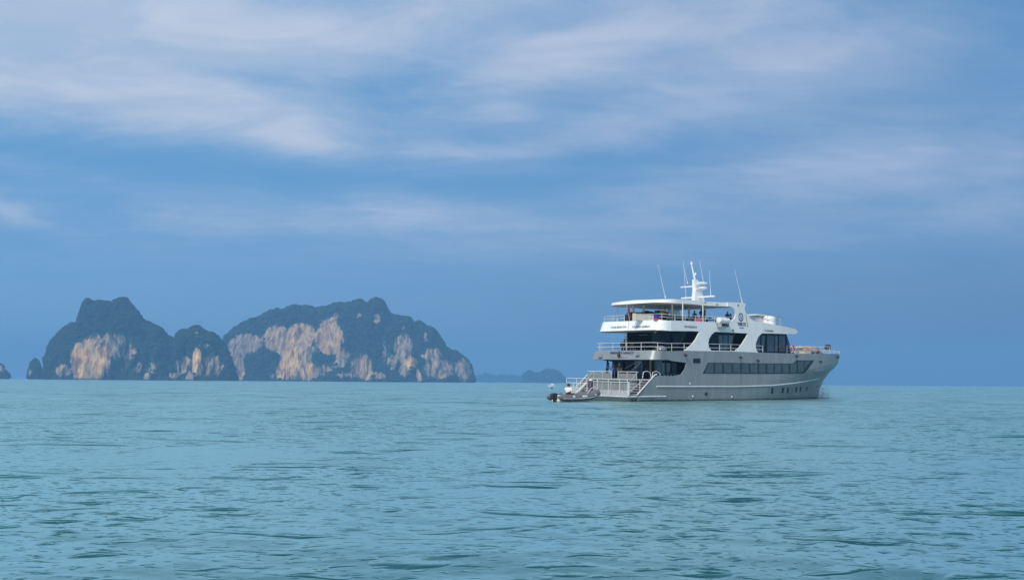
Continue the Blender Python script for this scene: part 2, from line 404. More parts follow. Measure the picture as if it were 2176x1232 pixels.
ICOF = [(0,1+i,1+(i+1)%5) for i in range(5)] + [(1+i,6+i,1+(i+1)%5) for i in range(5)] + [(1+(i+1)%5,6+i,6+(i+1)%5) for i in range(5)] + [(6+i,11,6+(i+1)%5) for i in range(5)]
ICO_A = np.array(ICO); ICOF_A = np.array(ICOF)
def at_depth(px, py, Y):
    d = ray(px, py); return CAM + d * (Y / d.y)
def island(name, sil, Y, patches, label=None, depth=0.55, steep=0.5, clump=5.0, step=1.1, base_y=None, veg=True, rough=1.0, nclump=1.0):
    """sil: traced ridge in photograph pixels; Y: its distance; patches: (px,py,wx,wy,rock,warm) where bare cliff shows."""
    x0, x1 = sil[0][0], sil[-1][0]; m = Y / FPX
    nx = max(10, int((x1 - x0) / step)); nv = 64 if nx > 60 else 30
    wid = (x1 - x0) * m; D = wid * depth * 0.5
    V = []; RK = []; WM = []
    xm = at_depth((x0 + x1) / 2, 800, Y).x; shr = 1 - (1.3 * clump / wid if veg else 0)
    for i in range(nx + 1):
        px = x0 + (x1 - x0) * i / nx; py = interp(sil, px)
        top = at_depth(px, py, Y)
        H = max(top.z - (clump * .75 if veg else 0), 0.4); edge = min(1.0, min(i, nx - i) / nx * 7 + 0.10)
        Dl = D * math.sqrt(edge)
        for j in range(nv + 1):
            v = j / nv
            if v <= 0.72:                       # front: cliff then a wooded shoulder up to the ridge
                w = v / 0.72; yy = -Dl * (1 - w) ** 1.0
                zc = H * (1 - (1 - w) ** (1.0 / steep * 1.6)) if w < 1 else H
            else:
                w = (v - 0.72) / 0.28; yy = Dl * w * 1.1; zc = H * (1 - w * w)
            z = zc
            YY = Y + yy; X = (xm + (top.x - xm) * shr) * YY / Y
            fl = fbm(X * 0.016, YY * 0.004, z * 0.006, 5) * 26 + fbm(X * 0.06, 3.1, z * 0.014, 4) * 9
            fr = 1 - abs(yy) / (Dl + 1e-6); s = min(1.0, z / 8.0) * rough * min(1.0, H / 60)
            YY += fl * s * (0.35 + 0.65 * min(1, 1.6 * (1 - z / (H + 1e-6))))
            XX = X + fbm(X * 0.03, YY * 0.03, z * 0.03 + 9, 3) * 5 * s * min(1, (1 - z / H) * 3 + .05)
            if v < 0.70: z *= 1 + 0.10 * fbm(X * 0.02, YY * 0.02, 5.0, 4) * s
            if j == 0 or j == nv: z = -2
            # perspective: the nearer front must not stand above the traced ridge
            V.append((XX, YY, z))
            # where in the photograph this point of the cliff is seen
            qx = CX + (XX / YY) * FPX; qy = 811.5 + 0.0078 * (qx - CX) - (z - 1.9) / YY * FPX
            r_ = 0.0; w_ = 0.0
            for (ax, ay, bx, by, ar, aw) in patches:
                e = ((qx - ax) / bx) ** 2 + ((qy - ay) / by) ** 2
                g = math.exp(-e * e * 0.7)
                r_ = max(r_, ar * g) if ar > 0 else r_ + ar * g
                w_ = max(w_, aw * g)
            if v > 0.72: r_ *= 0.2
            RK.append(max(0, r_)); WM.append(w_)
    F = []
    n = nv + 1
    for i in range(nx):
        for j in range(nv):
            a = i * n + j; F.append((a, a + n, a + n + 1, a + 1))
    me = bpy.data.meshes.new(name); me.from_pydata(V, [], F); me.update()
    for p in me.polygons: p.use_smooth = True
    a = me.attributes.new('rock', 'FLOAT', 'POINT'); a.data.foreach_set('value', RK)
    a = me.attributes.new('warm', 'FLOAT', 'POINT'); a.data.foreach_set('value', WM)
    o = link_obj(name, me, None, M_ROCK); tag(o, label, None, None, 'structure')
    if veg:
        rng = np.random.default_rng(len(sil) + int(Y))
        Va = np.array(V).reshape(nx + 1, nv + 1, 3); Rk = np.array(RK).reshape(nx + 1, nv + 1)
        pts = []; total = int(nclump * (x1 - x0) * m * np.mean(Va[:, :, 2].max(1)) * 1.9 / (clump ** 2) * 2.2)
        tries = 0
        while len(pts) < total and tries < total * 4:
            tries += 1
            i = rng.integers(0, nx); j = int(nv * rng.random() ** 0.8)
            if j >= nv: continue
            p = Va[i, j] + (Va[i + 1, j + 1 if j < nv else j] - Va[i, j]) * rng.random()
            rk = Rk[i, j]
            if p[2] < 3 or rng.random() < rk * 1.9 - 0.1: continue
            pts.append((p, clump * (0.45 + 0.75 * rng.random()) * (0.6 if rk > .3 else 1.0)))
        if pts:
            K = len(pts); P = np.array([p for p, _ in pts]); S = np.array([s for _, s in pts])
            jit = 1 + rng.uniform(-.35, .35, (K, 12, 1))
            vv = (ICO_A[None] * jit) * S[:, None, None] * np.array([1.15, 1.15, 0.8]) + P[:, None, :]
            ff = ICOF_A[None] + (np.arange(K) * 12)[:, None, None]
            vm = bpy.data.meshes.new('tree_canopy'); vm.from_pydata(vv.reshape(-1, 3).tolist(), [], ff.reshape(-1, 3).tolist()); vm.update()
            tag(link_obj('tree_canopy', vm, o, M_LEAF), 'dark green trees and scrub covering the ridge', kind='stuff')
    return o

YA = 1750.0
island('island', [(92, 803), (96, 765), (102, 745), (112, 722), (125, 705), (140, 692), (148, 690), (153, 696), (160, 688), (167, 668), (176, 646), (184, 642), (205, 645),
                  (240, 643), (252, 638), (264, 639), (280, 650), (292, 662), (302, 676), (318, 688), (330, 692), (343, 698), (352, 706), (368, 717), (392, 745), (430, 778), (462, 800), (470, 804)],
       YA, [(195, 770, 42, 50, 1.0, 1.0), (172, 752, 16, 24, 1.0, 1.0), (215, 775, 20, 24, 1, 1), (235, 735, 55, 32, .62, .25), (280, 748, 22, 26, .5, .2), (300, 782, 50, 18, .45, .25),
            (140, 788, 18, 16, .7, .5), (250, 790, 70, 9, .5, .3), (205, 722, 30, 14, .5, .15)],
       'tall island left of all others with a flat wooded summit and orange cliff at its foot', clump=4.4)
island('island', [(352, 806), (366, 760), (370, 716), (385, 706), (400, 700), (408, 692), (418, 689), (427, 694), (436, 702), (450, 706), (462, 715), (472, 726), (486, 750), (500, 785), (506, 806)],
       YA - 60, [(421, 765, 10, 26, 1.0, 1.0), (424, 785, 13, 14, 1, 1), (395, 775, 22, 22, .6, .25), (455, 778, 26, 28, .6, .25), (440, 735, 22, 8, .45, .1), (418, 708, 8, 5, .5, .1), (372, 797, 20, 7, .7, .25)],
       'small peaked island in the gap between the two big islands', clump=4.0, depth=0.9)
island('island', [(466, 806), (470, 740), (476, 718), (500, 698), (520, 688), (548, 675), (572, 663), (597, 659), (622, 651), (640, 656), (672, 659), (700, 653), (725, 649), (752, 645), (785, 646),
                  (798, 641), (812, 642), (822, 652), (828, 664), (845, 669), (868, 674), (876, 682), (878, 690), (900, 692), (920, 696), (932, 712), (946, 736), (958, 741), (976, 749), (992, 758), (1003, 776), (1008, 795), (1010, 808)],
       YA + 380, [(636, 755, 34, 55, 1.0, 1.0), (655, 790, 26, 22, 1, 1), (606, 785, 20, 24, 1.0, .9), (640, 712, 34, 26, .9, .75), (588, 722, 30, 32, .9, .5), (700, 720, 30, 44, .95, .8), (712, 710, 12, 26, 1, 1),
                  (525, 735, 40, 26, .9, .3), (498, 755, 16, 28, .9, .3), (515, 785, 10, 24, .9, .4), (580, 795, 12, 12, .8, .3), (722, 760, 26, 24, .7, .4), (772, 780, 22, 28, .9, .65), (800, 678, 8, 13, .8, .3), (763, 671, 8, 8, .7, .3),
                  (712, 672, 9, 12, .6, .2), (795, 797, 30, 8, .95, .6), (858, 738, 22, 34, .7, .25), (873, 772, 18, 14, 1.0, 1.0), (862, 788, 12, 16, .8, .4), (905, 718, 7, 12, .7, .2), (858, 697, 6, 6, .6, .2),
                  (920, 755, 28, 20, .62, .35), (935, 785, 38, 26, .68, .4), (985, 785, 22, 28, .68, .4), (835, 770, 12, 20, .6, .3), (690, 785, 22, 14, .7, .3), (740, 803, 40, 6, .8, .3), (891, 795, 5, 10, 1.0, .5), (820, 740, 12, 40, .45, .1),
                  (560, 773, 30, 24, -1.2, 0), (690, 765, 26, 10, -.6, 0)],
       'broad island with a long wooded back and streaked orange and grey cliffs', clump=4.6)
island('island', [(-40, 802), (-20, 780), (-8, 766), (0, 772), (6, 771), (12, 784), (20, 792), (24, 803)], YA + 100, [(8, 785, 8, 12, .6, .1)], 'low dark islet cut by the left edge of the picture', clump=3.0, depth=.8)
island('sea_stack', [(57, 803), (60, 782), (66, 768), (74, 760), (82, 764), (88, 777), (90, 803)], YA, [(68, 790, 6, 12, .55, .1)], 'narrow rock stack standing alone left of the tall island', clump=2.2, depth=.9)
island('island', [(1108, 812), (1112, 791), (1118, 788), (1128, 787), (1132, 791), (1150, 792), (1156, 785), (1164, 783), (1180, 784), (1190, 790), (1200, 799), (1207, 812)], 3600, [(1168, 800, 10, 8, .4, .2)],
       'hazy blue island behind the inflatable boat', clump=9, depth=.6)
island('island', [(985, 811), (1012, 797), (1030, 794), (1060, 796), (1085, 795), (1110, 799), (1140, 803), (1180, 808), (1200, 812)], 5000, [(0, 0, 1, 1, 0, 0)], 'faintest low island on the horizon between two nearer ones', clump=16, depth=.3)
island('sea_stack', [(393, 807.5), (395, 797), (400, 790), (404, 786), (408, 792), (412, 799), (413, 807.5)], YA - 140, [(404, 797, 14, 14, 1.4, .15)], 'small pale rock stack below the orange streak of the small peaked island', veg=False, depth=.9, step=.6)
island('sea_stack', [(305, 805.5), (306, 796), (311, 792), (317, 792), (320, 797), (321, 805.5)], YA - 100, [(313, 797, 12, 14, 1.4, .5)], 'low rounded pinkish rock at the foot of the tall island', veg=False, depth=.9, step=.6)
island('sea_stack', [(887, 808.5), (889, 797), (891, 789), (893, 792), (896, 800), (898, 808.5)], YA + 150, [(892, 797, 9, 14, 1.4, .8)], 'thin bright rock spike in front of the broad island', veg=False, depth=.9, step=.5)

# ------------------------------------------------------------------ haze
def haze():
    b = MB().box((0, 0, 106), (11600, 11600, 220)); me = b.mesh('haze', False)
    m = bpy.data.materials.new('haze_air'); m.use_nodes = True; t = NT(m.node_tree); t.n.clear()
    o = t.new('ShaderNodeOutputMaterial'); v = t.new('ShaderNodeVolumePrincipled')
    v.inputs['Density'].default_value = HAZE_D; v.inputs['Color'].default_value = rgb(*HAZE_C); v.inputs['Anisotropy'].default_value = 0.0
    t.link(v.outputs[0], o.inputs['Volume']); me.materials.append(m)
    ob = bpy.data.objects.new('haze', me); C.objects.link(ob); tag(ob, kind='stuff')
HAZE_D, HAZE_C = 3.4e-4, (.235, .50, .83)
haze()

# ------------------------------------------------------------------ the motor yacht
# Local frame: x forward from the stern, y to port, z up from the waterline.
YAW, LIST = R(40), R(0.9)
YM = Matrix.Translation((12.1, 98.8, 0.0)) @ Matrix.Rotation(YAW, 4, 'Z') @ Matrix.Rotation(LIST, 4, 'X')
YI = YM.inverted(); YI3 = YI.to_3x3(); YO = YI @ CAM
def lray(px, py): return (YI3 @ ray(px, py)).normalized()
def at_t(px, py, t):
    d = lray(px, py); p = YO + d * ((t - YO.y) / d.y); return p.x, p.z
def at_s(px, py, s):
    d = lray(px, py); p = YO + d * ((s - YO.x) / d.x); return p.y, p.z
def on_surf(px, py, func):
    """where the sight line meets the starboard surface y = -func(s, z)"""
    d = lray(px, py); l0 = (-9 - YO.y) / d.y; l1 = (0.0 - YO.y) / d.y; prev = l0
    for i in range(1, 121):
        l = l0 + (l1 - l0) * i / 120; p = YO + d * l
        if p.y + func(p.x, p.z) >= 0:
            a, b = prev, l
            for _ in range(24):
                c = (a + b) / 2; q = YO + d * c
                if q.y + func(q.x, q.z) >= 0: b = c
                else: a = c
            q = YO + d * b; return q.x, q.z
        prev = l
    p = YO + d * l1; return p.x, p.z

STEM = [(-1.2, 38.6), (0, 39.4), (1.4, 39.9), (2.8, 40.9), (4.0, 42.4), (4.6, 43.2), (5.2, 44.4), (6.0, 44.9), (7.5, 45.2)]
def hullB(s, z):
    zk = interp([(26, 4.4), (30, 3.7), (36, 3.95), (44.5, 5.05)], s)
    zz = min(max(z + (5.2 - zk) * min(1, max(0, (z - 1.0) / 2.5)), -1.2), 7.0)
    s1 = interp(STEM, zz)
    s0 = interp([(-1.2, 13), (0, 16), (4.4, 24), (5.2, 27), (7, 27)], zz)
    bm = interp([(-1.2, 4.2), (0, 4.75), (2.0, 4.95), (7, 5.0)], zz)
    nn = interp([(0, 1.75), (4.4, 2.1), (5.2, 2.5), (7, 2.6)], zz)
    if s <= s0: return bm
    if s >= s1: return 0.0
    return bm * (1 - ((s - s0) / (s1 - s0)) ** nn)
def houseB(s, z=0):
    return interp([(-5, 4.92), (18, 4.92), (22, 4.82), (26, 4.45), (30, 3.9)], s)
def HP(px, py): return on_surf(px, py, hullB)
def SP(px, py): return on_surf(px, py, houseB)

YACHT = empty('motor_yacht', YM, 'large silver and white three deck motor yacht anchored with its stern towards the viewer', 'yacht')

def resample(poly, d):
    o = []
    for i in range(len(poly)):
        a, b = Vector(poly[i]), Vector(poly[(i + 1) % len(poly)]); n = max(1, int((b - a).length / d))
        o += [a + (b - a) * (k_ / n) for k_ in range(n)]
    return o
def inside(p, poly):
    x, y = p[0], p[1]; c = False; j = len(poly) - 1
    for i in range(len(poly)):
        a, b = poly[i], poly[j]
        if (a[1] > y) != (b[1] > y) and x < (b[0] - a[0]) * (y - a[1]) / (b[1] - a[1] + 1e-12) + a[0]: c = not c
        j = i
    return c
def rnd_poly(poly, it=1):
    """corner cutting so that traced outlines become smooth curves"""
    for _ in range(it):
        o = []
        for i in range(len(poly)):
            a, b = Vector(poly[i]), Vector(poly[(i + 1) % len(poly)])
            o += [a * .75 + b * .25, a * .25 + b * .75]
        poly = o
    return [tuple(p) for p in poly]
def skin(name, outline, func, m, off=0.0, thick=0.08, holes=(), grid=0.7, mirror=True, parent=None, flip=False, d=0.5):
    outline = [tuple(p) for p in outline]
    loops = [resample(outline, d)] + [resample(h, d * .6) for h in holes]
    vs = []; es = []
    for lp in loops:
        b = len(vs); vs += [Vector((p[0], p[1])) for p in lp]; es += [(b + i, b + (i + 1) % len(lp)) for i in range(len(lp))]
    xs = [p[0] for p in outline]; zs = [p[1] for p in outline]
    x = min(xs)
    while x < max(xs):
        z = min(zs) + grid * .5
        while z < max(zs):
            q = (x + grid * .31, z)
            if inside(q, outline) and not any(inside(q, h) for h in holes): vs.append(Vector(q))
            z += grid
        x += grid
    r = geometry.delaunay_2d_cdt(vs, es, [], 0, 1e-5)
    V2, F = r[0], r[2]
    tri = []
    for f in F:
        c = (V2[f[0]] + V2[f[1]] + V2[f[2]]) / 3
        if inside(c, outline) and not any(inside(c, h) for h in holes): tri.append(tuple(f))
    b = MB()
    for sgn in ((-1, 1) if mirror else (-1,)):
        n = len(V2)
        outer = [(p.x, sgn * (func(p.x, p.y) + off), p.y) for p in V2]
        inner = [(p.x, sgn * max(0.0, func(p.x, p.y) + off - thick), p.y) for p in V2]
        cnt = {}
        for f in tri:
            for q in range(3):
                e = (f[q], f[(q + 1) % 3]); kk = tuple(sorted(e)); cnt[kk] = cnt.get(kk, []) + [e]
        ff = []
        for f in tri:
            g = f if sgn < 0 else f[::-1]
            ff.append(g); ff.append(tuple(i + n for i in g[::-1]))
        for kk, l in cnt.items():
            if len(l) == 1:
                e = l[0] if sgn < 0 else l[0][::-1]; ff.append((e[1], e[0], e[0] + n, e[1] + n))
        b.add(outer + inner, ff)
    return b.build(name, m, YACHT if parent is None else parent)

def plan_w(s, s0, W_, r):
    d = s - s0
    if d < 0: return 0.0
    if d < r: return W_ - r + math.sqrt(max(0, r * r - (r - d) ** 2))
    return W_
def slab(name, s0, s1, wf, r, zb, zt, m, rake=0.0, camber=0.0, parent=None, n=40, mb=None, bot=None):
    """closed deck plate with rounded after corners; wf(s) half width, zb/zt(s) heights"""
    ss = [s0 + r * (1 - math.cos(math.pi / 2 * i / 7)) for i in range(8)] if r > 0 else [s0]
    last = ss[-1]; ss += [last + (s1 - last) * i / n for i in range(1, n + 1)]
    nc = 9; b = MB(); V = []; F = []
    for s in ss:
        w = wf(s)
        if r > 0 and s - s0 < r: w = w - r + math.sqrt(max(0, r * r - (r - (s - s0)) ** 2))
        fade = max(0, 1 - (s - s0) / max(r * 1.4, .5)) if rake else 0
        for (z, back) in ((zb(s), rake), (zt(s), 0)):
            for j in range(nc):
                u = -1 + 2 * j / (nc - 1)
                V.append((s - back * fade * (1 if s - s0 < r * 1.4 + .5 else 0), u * (w + (0.0)), z + (camber * (1 - u * u) if z == zt(s) else 0)))
    k2 = 2 * nc
    for i in range(len(ss) - 1):
        for j in range(nc - 1):
            a = i * k2 + j; F.append((a, a + 1, a + 1 + k2, a + k2))          # underside
            a += nc; F.append((a, a + k2, a + 1 + k2, a + 1))
        a = i * k2; F.append((a, a + k2, a + k2 + nc, a + nc))
        a = i * k2 + nc - 1; F.append((a, a + nc, a + nc + k2, a + k2))
    for base in (0, (len(ss) - 1) * k2):
        for j in range(nc - 1):
            a = base + j; q = (a, a + nc, a + nc + 1, a + 1); F.append(q if base == 0 else q[::-1])
    mi = [0] * len(F)
    b.v = V; b.f = F; b.mi = mi
    if bot is not None:
        idx = 0
        for i in range(len(ss) - 1):
            for j in range(nc - 1): b.mi[idx] = 1; idx += 2
            idx += 2
        return b.build(name, [m, bot], YACHT if parent is None else parent)
    return b.build(name, m, YACHT if parent is None else parent)

# hull plating ------------------------------------------------------------------
top_px = [(1405, 745.3), (1460, 745), (1560, 746.5), (1620, 749), (1690, 751), (1735, 751)]
HT = [HP(*p) for p in top_px]; HT.append((45.1, HT[-1][1] + 0.30))
def hull_top(s): return interp(HT, s)
aft = rnd_poly([HP(*p) for p in [(1357, 840), (1391, 801), (1400, 798), (1432, 798.5), (1447.5, 795), (1455.5, 784), (1459, 770.5), (1447, 769), (1430, 767), (1418, 763.5), (1405, 763.2)]], 0)
outl = [(-2.9, -1.0)] + aft[:3] + rnd_poly([aft[2]] + aft[3:9] + [aft[9]], 0)[1:] + [aft[10]] + HT
stem = [(interp(STEM, z + .15 * min(1, max(0, (z - 1) / 2.5))), z) for z in np.linspace(HT[-1][1] - .15, -1.0, 22)]
outl += [tuple(p) for p in stem]
skin('hull', outl, hullB, M_HULL, thick=0.10, grid=0.55)
# transom, cockpit stairs and after deck
ZM = 2.38
b = MB(); b.box((-0.9, 0, 1.45), (0.12, 6.2, 1.75)); b.build('transom', M_PANEL, YACHT)
for i in range(5):
    b = MB(); b.box((-0.98, -1.6, 0.85 + i * 0.32), (0.05, 2.5, 0.07)); b.build('transom_slat', M_PANEL2, YACHT)
    b = MB(); b.box((-0.98, 1.9, 0.85 + i * 0.32), (0.05, 2.0, 0.07)); b.build('transom_slat', M_PANEL2, YACHT)
b = MB(); b.box((-2.2, 0, -0.2), (1.5, 9.0, 1.4)); b.build('stern_underbody', M_HULL, YACHT)
b = MB(); b.bbox((-1.35, 0, .58), (5.6, 9.3, .24), .05); pl = b.build('swim_platform', M_DECK, YACHT)
for sgn in (-1, 1):
    b = MB(); b.tube([(-4.18, sgn * 4.68, .56), (1.45, sgn * 5.06, .60)], 0.085, 8); b.build('fender_rail', M_RUB, pl)
b = MB(); b.tube([(-4.18, -4.6, .56), (-4.18, 4.6, .56)], .085, 8); b.build('fender_rail', M_RUB, pl)
b = MB(); b.add([(-4.0, -4.3, .46), (-4.0, 4.3, .46), (-2.0, 4.3, .46), (-2.0, -4.3, .46), (-3.6, -4.1, .02), (-3.6, 4.1, .02), (-2.0, 4.1, .02), (-2.0, -4.1, .02)],
               [(0, 1, 2, 3), (7, 6, 5, 4), (0, 4, 5, 1), (1, 5, 6, 2), (2, 6, 7, 3), (3, 7, 4, 0)]); b.build('platform_bracket', M_PANEL2, YACHT)
for sgn in (-1, 1):
    st = MB()
    st.add([(-2.75, sgn * 3.35, .70), (-0.15, sgn * 3.35, 2.40), (-0.15, sgn * 3.35, .70), (-2.75, sgn * 3.25, .70), (-0.15, sgn * 3.25, 2.40), (-0.15, sgn * 3.25, .70)],
           [(0, 1, 2), (5, 4, 3), (0, 3, 4, 1), (1, 4, 5, 2)])
    so = st.build('stairs', M_PANEL2, YACHT)
    for i in range(7):
        b = MB(); b.box((-2.55 + i * .37, sgn * 4.02, .80 + i * .245), (.34, 1.3, .06)); b.build('step', M_PANEL2, so)
        b = MB(); b.box((-2.38 + i * .37, sgn * 4.02, .70 + i * .245), (.04, 1.3, .20)); b.build('riser', M_PANEL, so)
    b = MB(); b.tube([(-2.92, sgn * 4.9, .75), (-0.2, sgn * 4.93, 2.83), (.1, sgn * 4.93, 2.9)], .08, 8); b.build('stair_coaming', M_WHITE2, so)
    b = MB(); b.tube([(-2.9, sgn * 3.3, 1.5), (-1.1, sgn * 3.3, 3.1), (-0.9, sgn * 3.3, 3.15)], .03, 6); b.build('stair_handrail', M_PANEL2, so)

slab('main_deck', -1.15, 14, lambda s: 4.84 if s > -.1 else 3.3, 0.0, lambda s: 2.2, lambda s: ZM, M_DECK)
slab('mid_deck', 0.05, 44.3, lambda s: max(0.04, min(hullB(s, hull_top(s)), hullB(s, hull_top(s) - .7)) - 0.12) if s > 1.6 else 5.0, 1.1,
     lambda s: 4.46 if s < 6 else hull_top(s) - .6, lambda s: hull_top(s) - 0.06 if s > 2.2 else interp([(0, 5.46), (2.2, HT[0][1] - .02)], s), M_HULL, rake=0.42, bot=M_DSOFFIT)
# sun deck plate: the white band wrapped round the stern
stop = [SP(*p) for p in [(1425, 681), (1460, 682), (1500, 684), (1545, 685.3), (1612, 683.8), (1648, 690), (1664, 693), (1690, 699.5)]]
sbot = [SP(*p) for p in [(1425, 703), (1487, 703.5), (1520, 704.5), (1590, 707.5), (1618, 708), (1688, 709.5)]]
def s_top(s): return interp([(1.0, stop[0][1] + .10)] + stop, s)
def s_bot(s): return interp([(1.0, sbot[0][1] + .08)] + sbot, s)
SEND = stop[-1][0]
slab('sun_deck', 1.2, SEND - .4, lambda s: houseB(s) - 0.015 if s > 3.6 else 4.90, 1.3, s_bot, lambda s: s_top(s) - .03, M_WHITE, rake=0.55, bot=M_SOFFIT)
# brow over the wheelhouse
brow = MB(); rings = []
for j in range(15):
    u = -1 + 2 * j / 14; fx = SEND - .45 + 1.1 * (1 - abs(u) ** 2.4); y = u * (houseB(SEND) - .02)
    zt_, zb_ = s_top(SEND), s_bot(SEND)
    rings.append([(SEND - 1.4, y, zb_ + .02), (fx - .15, y, zb_ + .02), (fx + .1, y, (zb_ + zt_) / 2), (fx - .25, y, zt_ - .05), (SEND - 1.4, y, zt_ + .08)])
brow.loft(rings); brow.build('wheelhouse_brow', M_WHITE, YACHT)

# white side panels with their openings --------------------------------------------
side_px = [(1425, 680.6), (1460, 681.6), (1500, 683.6), (1545, 685), (1555, 682), (1561, 676), (1563.5, 668), (1562, 660), (1558, 654), (1551, 651.2), (1546, 651),
           (1546, 642), (1578, 643), (1584.5, 647), (1582, 655), (1585, 665), (1592, 674), (1600, 681), (1612, 683.5), (1648, 690), (1664, 693), (1692, 699.5), (1695.5, 706), (1689, 709.8),
           (1672, 709.5), (1619, 707.8), (1611, 716), (1606.5, 728), (1606, 738), (1608, 745), (1612, 749), (1560, 746.8), (1455, 744.8), (1470, 732), (1479, 720), (1487, 704), (1470, 703.2), (1425, 702.8)]
holeB = [(1519, 704.8), (1589.5, 708.2), (1586, 716), (1576, 732), (1570, 739), (1562, 745.2), (1512, 744.6), (1507, 739), (1505, 729), (1507, 719), (1512, 711)]
skin('side_panel', [SP(*p) for p in side_px], houseB, M_WHITE, off=0.01, thick=0.14, holes=[[SP(*p) for p in holeB]], grid=0.6)

# hardtop ---------------------------------------------------------------------------
def tB(s, z=0): return 4.60 + (.22 if s > 14 else .22 * max(0, (s - 9) / 5))
ht_t = [on_surf(px, py, lambda s, z: 4.75) for (px, py) in [(1426, 633.5), (1480, 637), (1500, 639.5), (1546, 642), (1583, 644)]]
ht_b = [on_surf(px, py, lambda s, z: 4.75) for (px, py) in [(1426, 643.3), (1480, 646.5), (1500, 649), (1546, 651), (1583, 652)]]
T0, T1_ = 2.0, ht_t[-1][0]
def ztop(s): return interp([(T0, ht_t[0][1] + .02)] + ht_t, s) - 0.05
def zbot(s): return interp([(T0, ht_b[0][1] + .06), (T0 + 2, ht_b[0][1] + .02)] + ht_b, s)
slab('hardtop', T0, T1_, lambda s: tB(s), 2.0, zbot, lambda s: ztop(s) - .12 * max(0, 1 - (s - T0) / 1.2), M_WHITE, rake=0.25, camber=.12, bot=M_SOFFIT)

# inner deckhouses (dark glass) ---------------------------------------------------------
def house(name, s0, s1, w, zb, zt, rake_f, m, rake_a=0.0):
    b = MB(); b.add([(s0 - rake_a, -w, zb(s0)), (s1 + rake_f, -w, zb(s1)), (s1 + rake_f, w, zb(s1)), (s0 - rake_a, w, zb(s0)), (s0, -w, zt(s0)), (s1, -w, zt(s1)), (s1, w, zt(s1)), (s0, w, zt(s0))],
                    [(0, 3, 2, 1), (4, 5, 6, 7), (0, 1, 5, 4), (1, 2, 6, 5), (2, 3, 7, 6), (3, 0, 4, 7)])
    return b.build(name, m, YACHT, sm=False)
fs, fz = on_surf(1671, 711, lambda s, z: 3.95)
fs2, _ = on_surf(1681, 748, lambda s, z: 3.95)
uh = house('saloon', 5.0, fs, 3.95, lambda s: hull_top(s) - .1, lambda s: s_bot(s) + .05, fs2 - fs, M_DARK, .9)
lh = house('lower_saloon', 2.6, 13.5, 3.9, lambda s: ZM, lambda s: 4.5, 0, M_DARK)
def pane_at(pxs, t, m, name='window_pane', parent=None, off=0.02, func=None):
    f = (lambda s, z: t) if func is None else func
    pts = [on_surf(px, py, f) for (px, py) in pxs]
    return skin(name, pts, f, m, off=off, thick=0.03, grid=9, mirror=False, parent=parent, d=5)
M_CURT = mat('pane_with_curtain', (.10, .14, .155), 0.1, spec=0.7, var=0.3, scale=1.5)
for (a, c_) in ((1527, 1535.5), (1537, 1546), (1548, 1556.5)):
    pane_at([(a, 712), (c_, 712.3), (c_, 744), (a, 743.5)], 3.95, M_CURT, parent=uh)
for (x0, x1, x2, x3) in ((1608, 1615, 1615, 1606), (1618, 1626, 1622, 1618), (1630, 1645, 1645, 1630), (1647, 1652, 1652, 1647), (1655, 1668, 1668, 1655)):
    pane_at([(x0, 712.5), (x1, 712.8), (x2, 747), (x3, 746.5)], 3.95, M_CURT if x0 in (1618, 1647) else M_PANE, parent=uh)
pane_at([(1671.5, 714), (1672.5, 713.5), (1679, 734), (1673, 734)], 3.95, M_PANE, parent=uh)
for (a, c_) in ((1385, 1402), (1404, 1424), (1430, 1452), (1456, 1474)):
    pane_at([(a, 707), (c_, 707), (c_, 741), (a, 741)], 3.95, M_DARK, parent=uh)
for (a, c_, mm) in ((1396, 1404, M_PANE), (1406, 1412, M_CURT), (1416, 1424, M_PANE), (1428, 1438, M_PANE), (1440, 1447, M_DARK)):
    pane_at([(a, 771), (c_, 771), (c_, 796), (a, 796)], 3.9, mm, parent=lh)
# after bulkheads: glass doors and uprights
for i, y in enumerate((-3.0, -1.6, -.2, 1.2, 2.6)):
    b = MB(); b.box((4.86, y, 6.5), (.05, 1.2, 1.9)); b.build('saloon_door', M_PANE if i in (1, 3) else M_DARK, uh)
    b = MB(); b.box((2.56, y, 3.45), (.05, 1.2, 1.9)); b.build('saloon_door', M_PANE if i in (0, 2) else M_DARK, lh)
b = MB(); b.tube([(4.0, 3.98, 5.45), (4.1, 3.98, 5.9), (4.9, 3.98, 7.1), (5.4, 3.98, 7.6)], .10, 8); b.build('raked_frame', M_WHITE, uh)
for (s, y) in ((4.35, 3.35), (4.35, -1.05), (1.9, -3.95)):
    if s < 2: continue
    b = MB(); b.tube([(s, y, 5.35), (s, y, 7.75)], .13, 10); b.build('deck_post', M_WHITE, YACHT)
b = MB(); b.tube([(1.2, 3.3, ZM), (1.2, 3.3, 4.5)], .12, 10); b.build('deck_post', M_CUSH, YACHT)
s_, z_ = at_t(1382.5, 790, -2.2)
b = MB(); b.tube([(s_, -2.2, ZM), (s_, -2.2, 4.5)], .14, 10); b.build('deck_post', mat('mustard_post', (.22, .18, .08), .5), YACHT)
b = MB()
for i in range(8): b.box((2.2 - i * .0 + (i * .0), 1.0 - i * .32, ZM + .25 + i * .26), (.8, .3, .05))
b.tube([(1.8, 1.3, ZM + 1.1), (1.8, -1.2, 4.45)], .03); b.tube([(1.8, 1.1, ZM + .1), (1.8, -1.3, 4.3)], .06); b.build('inner_stairway', M_STEEL, YACHT)

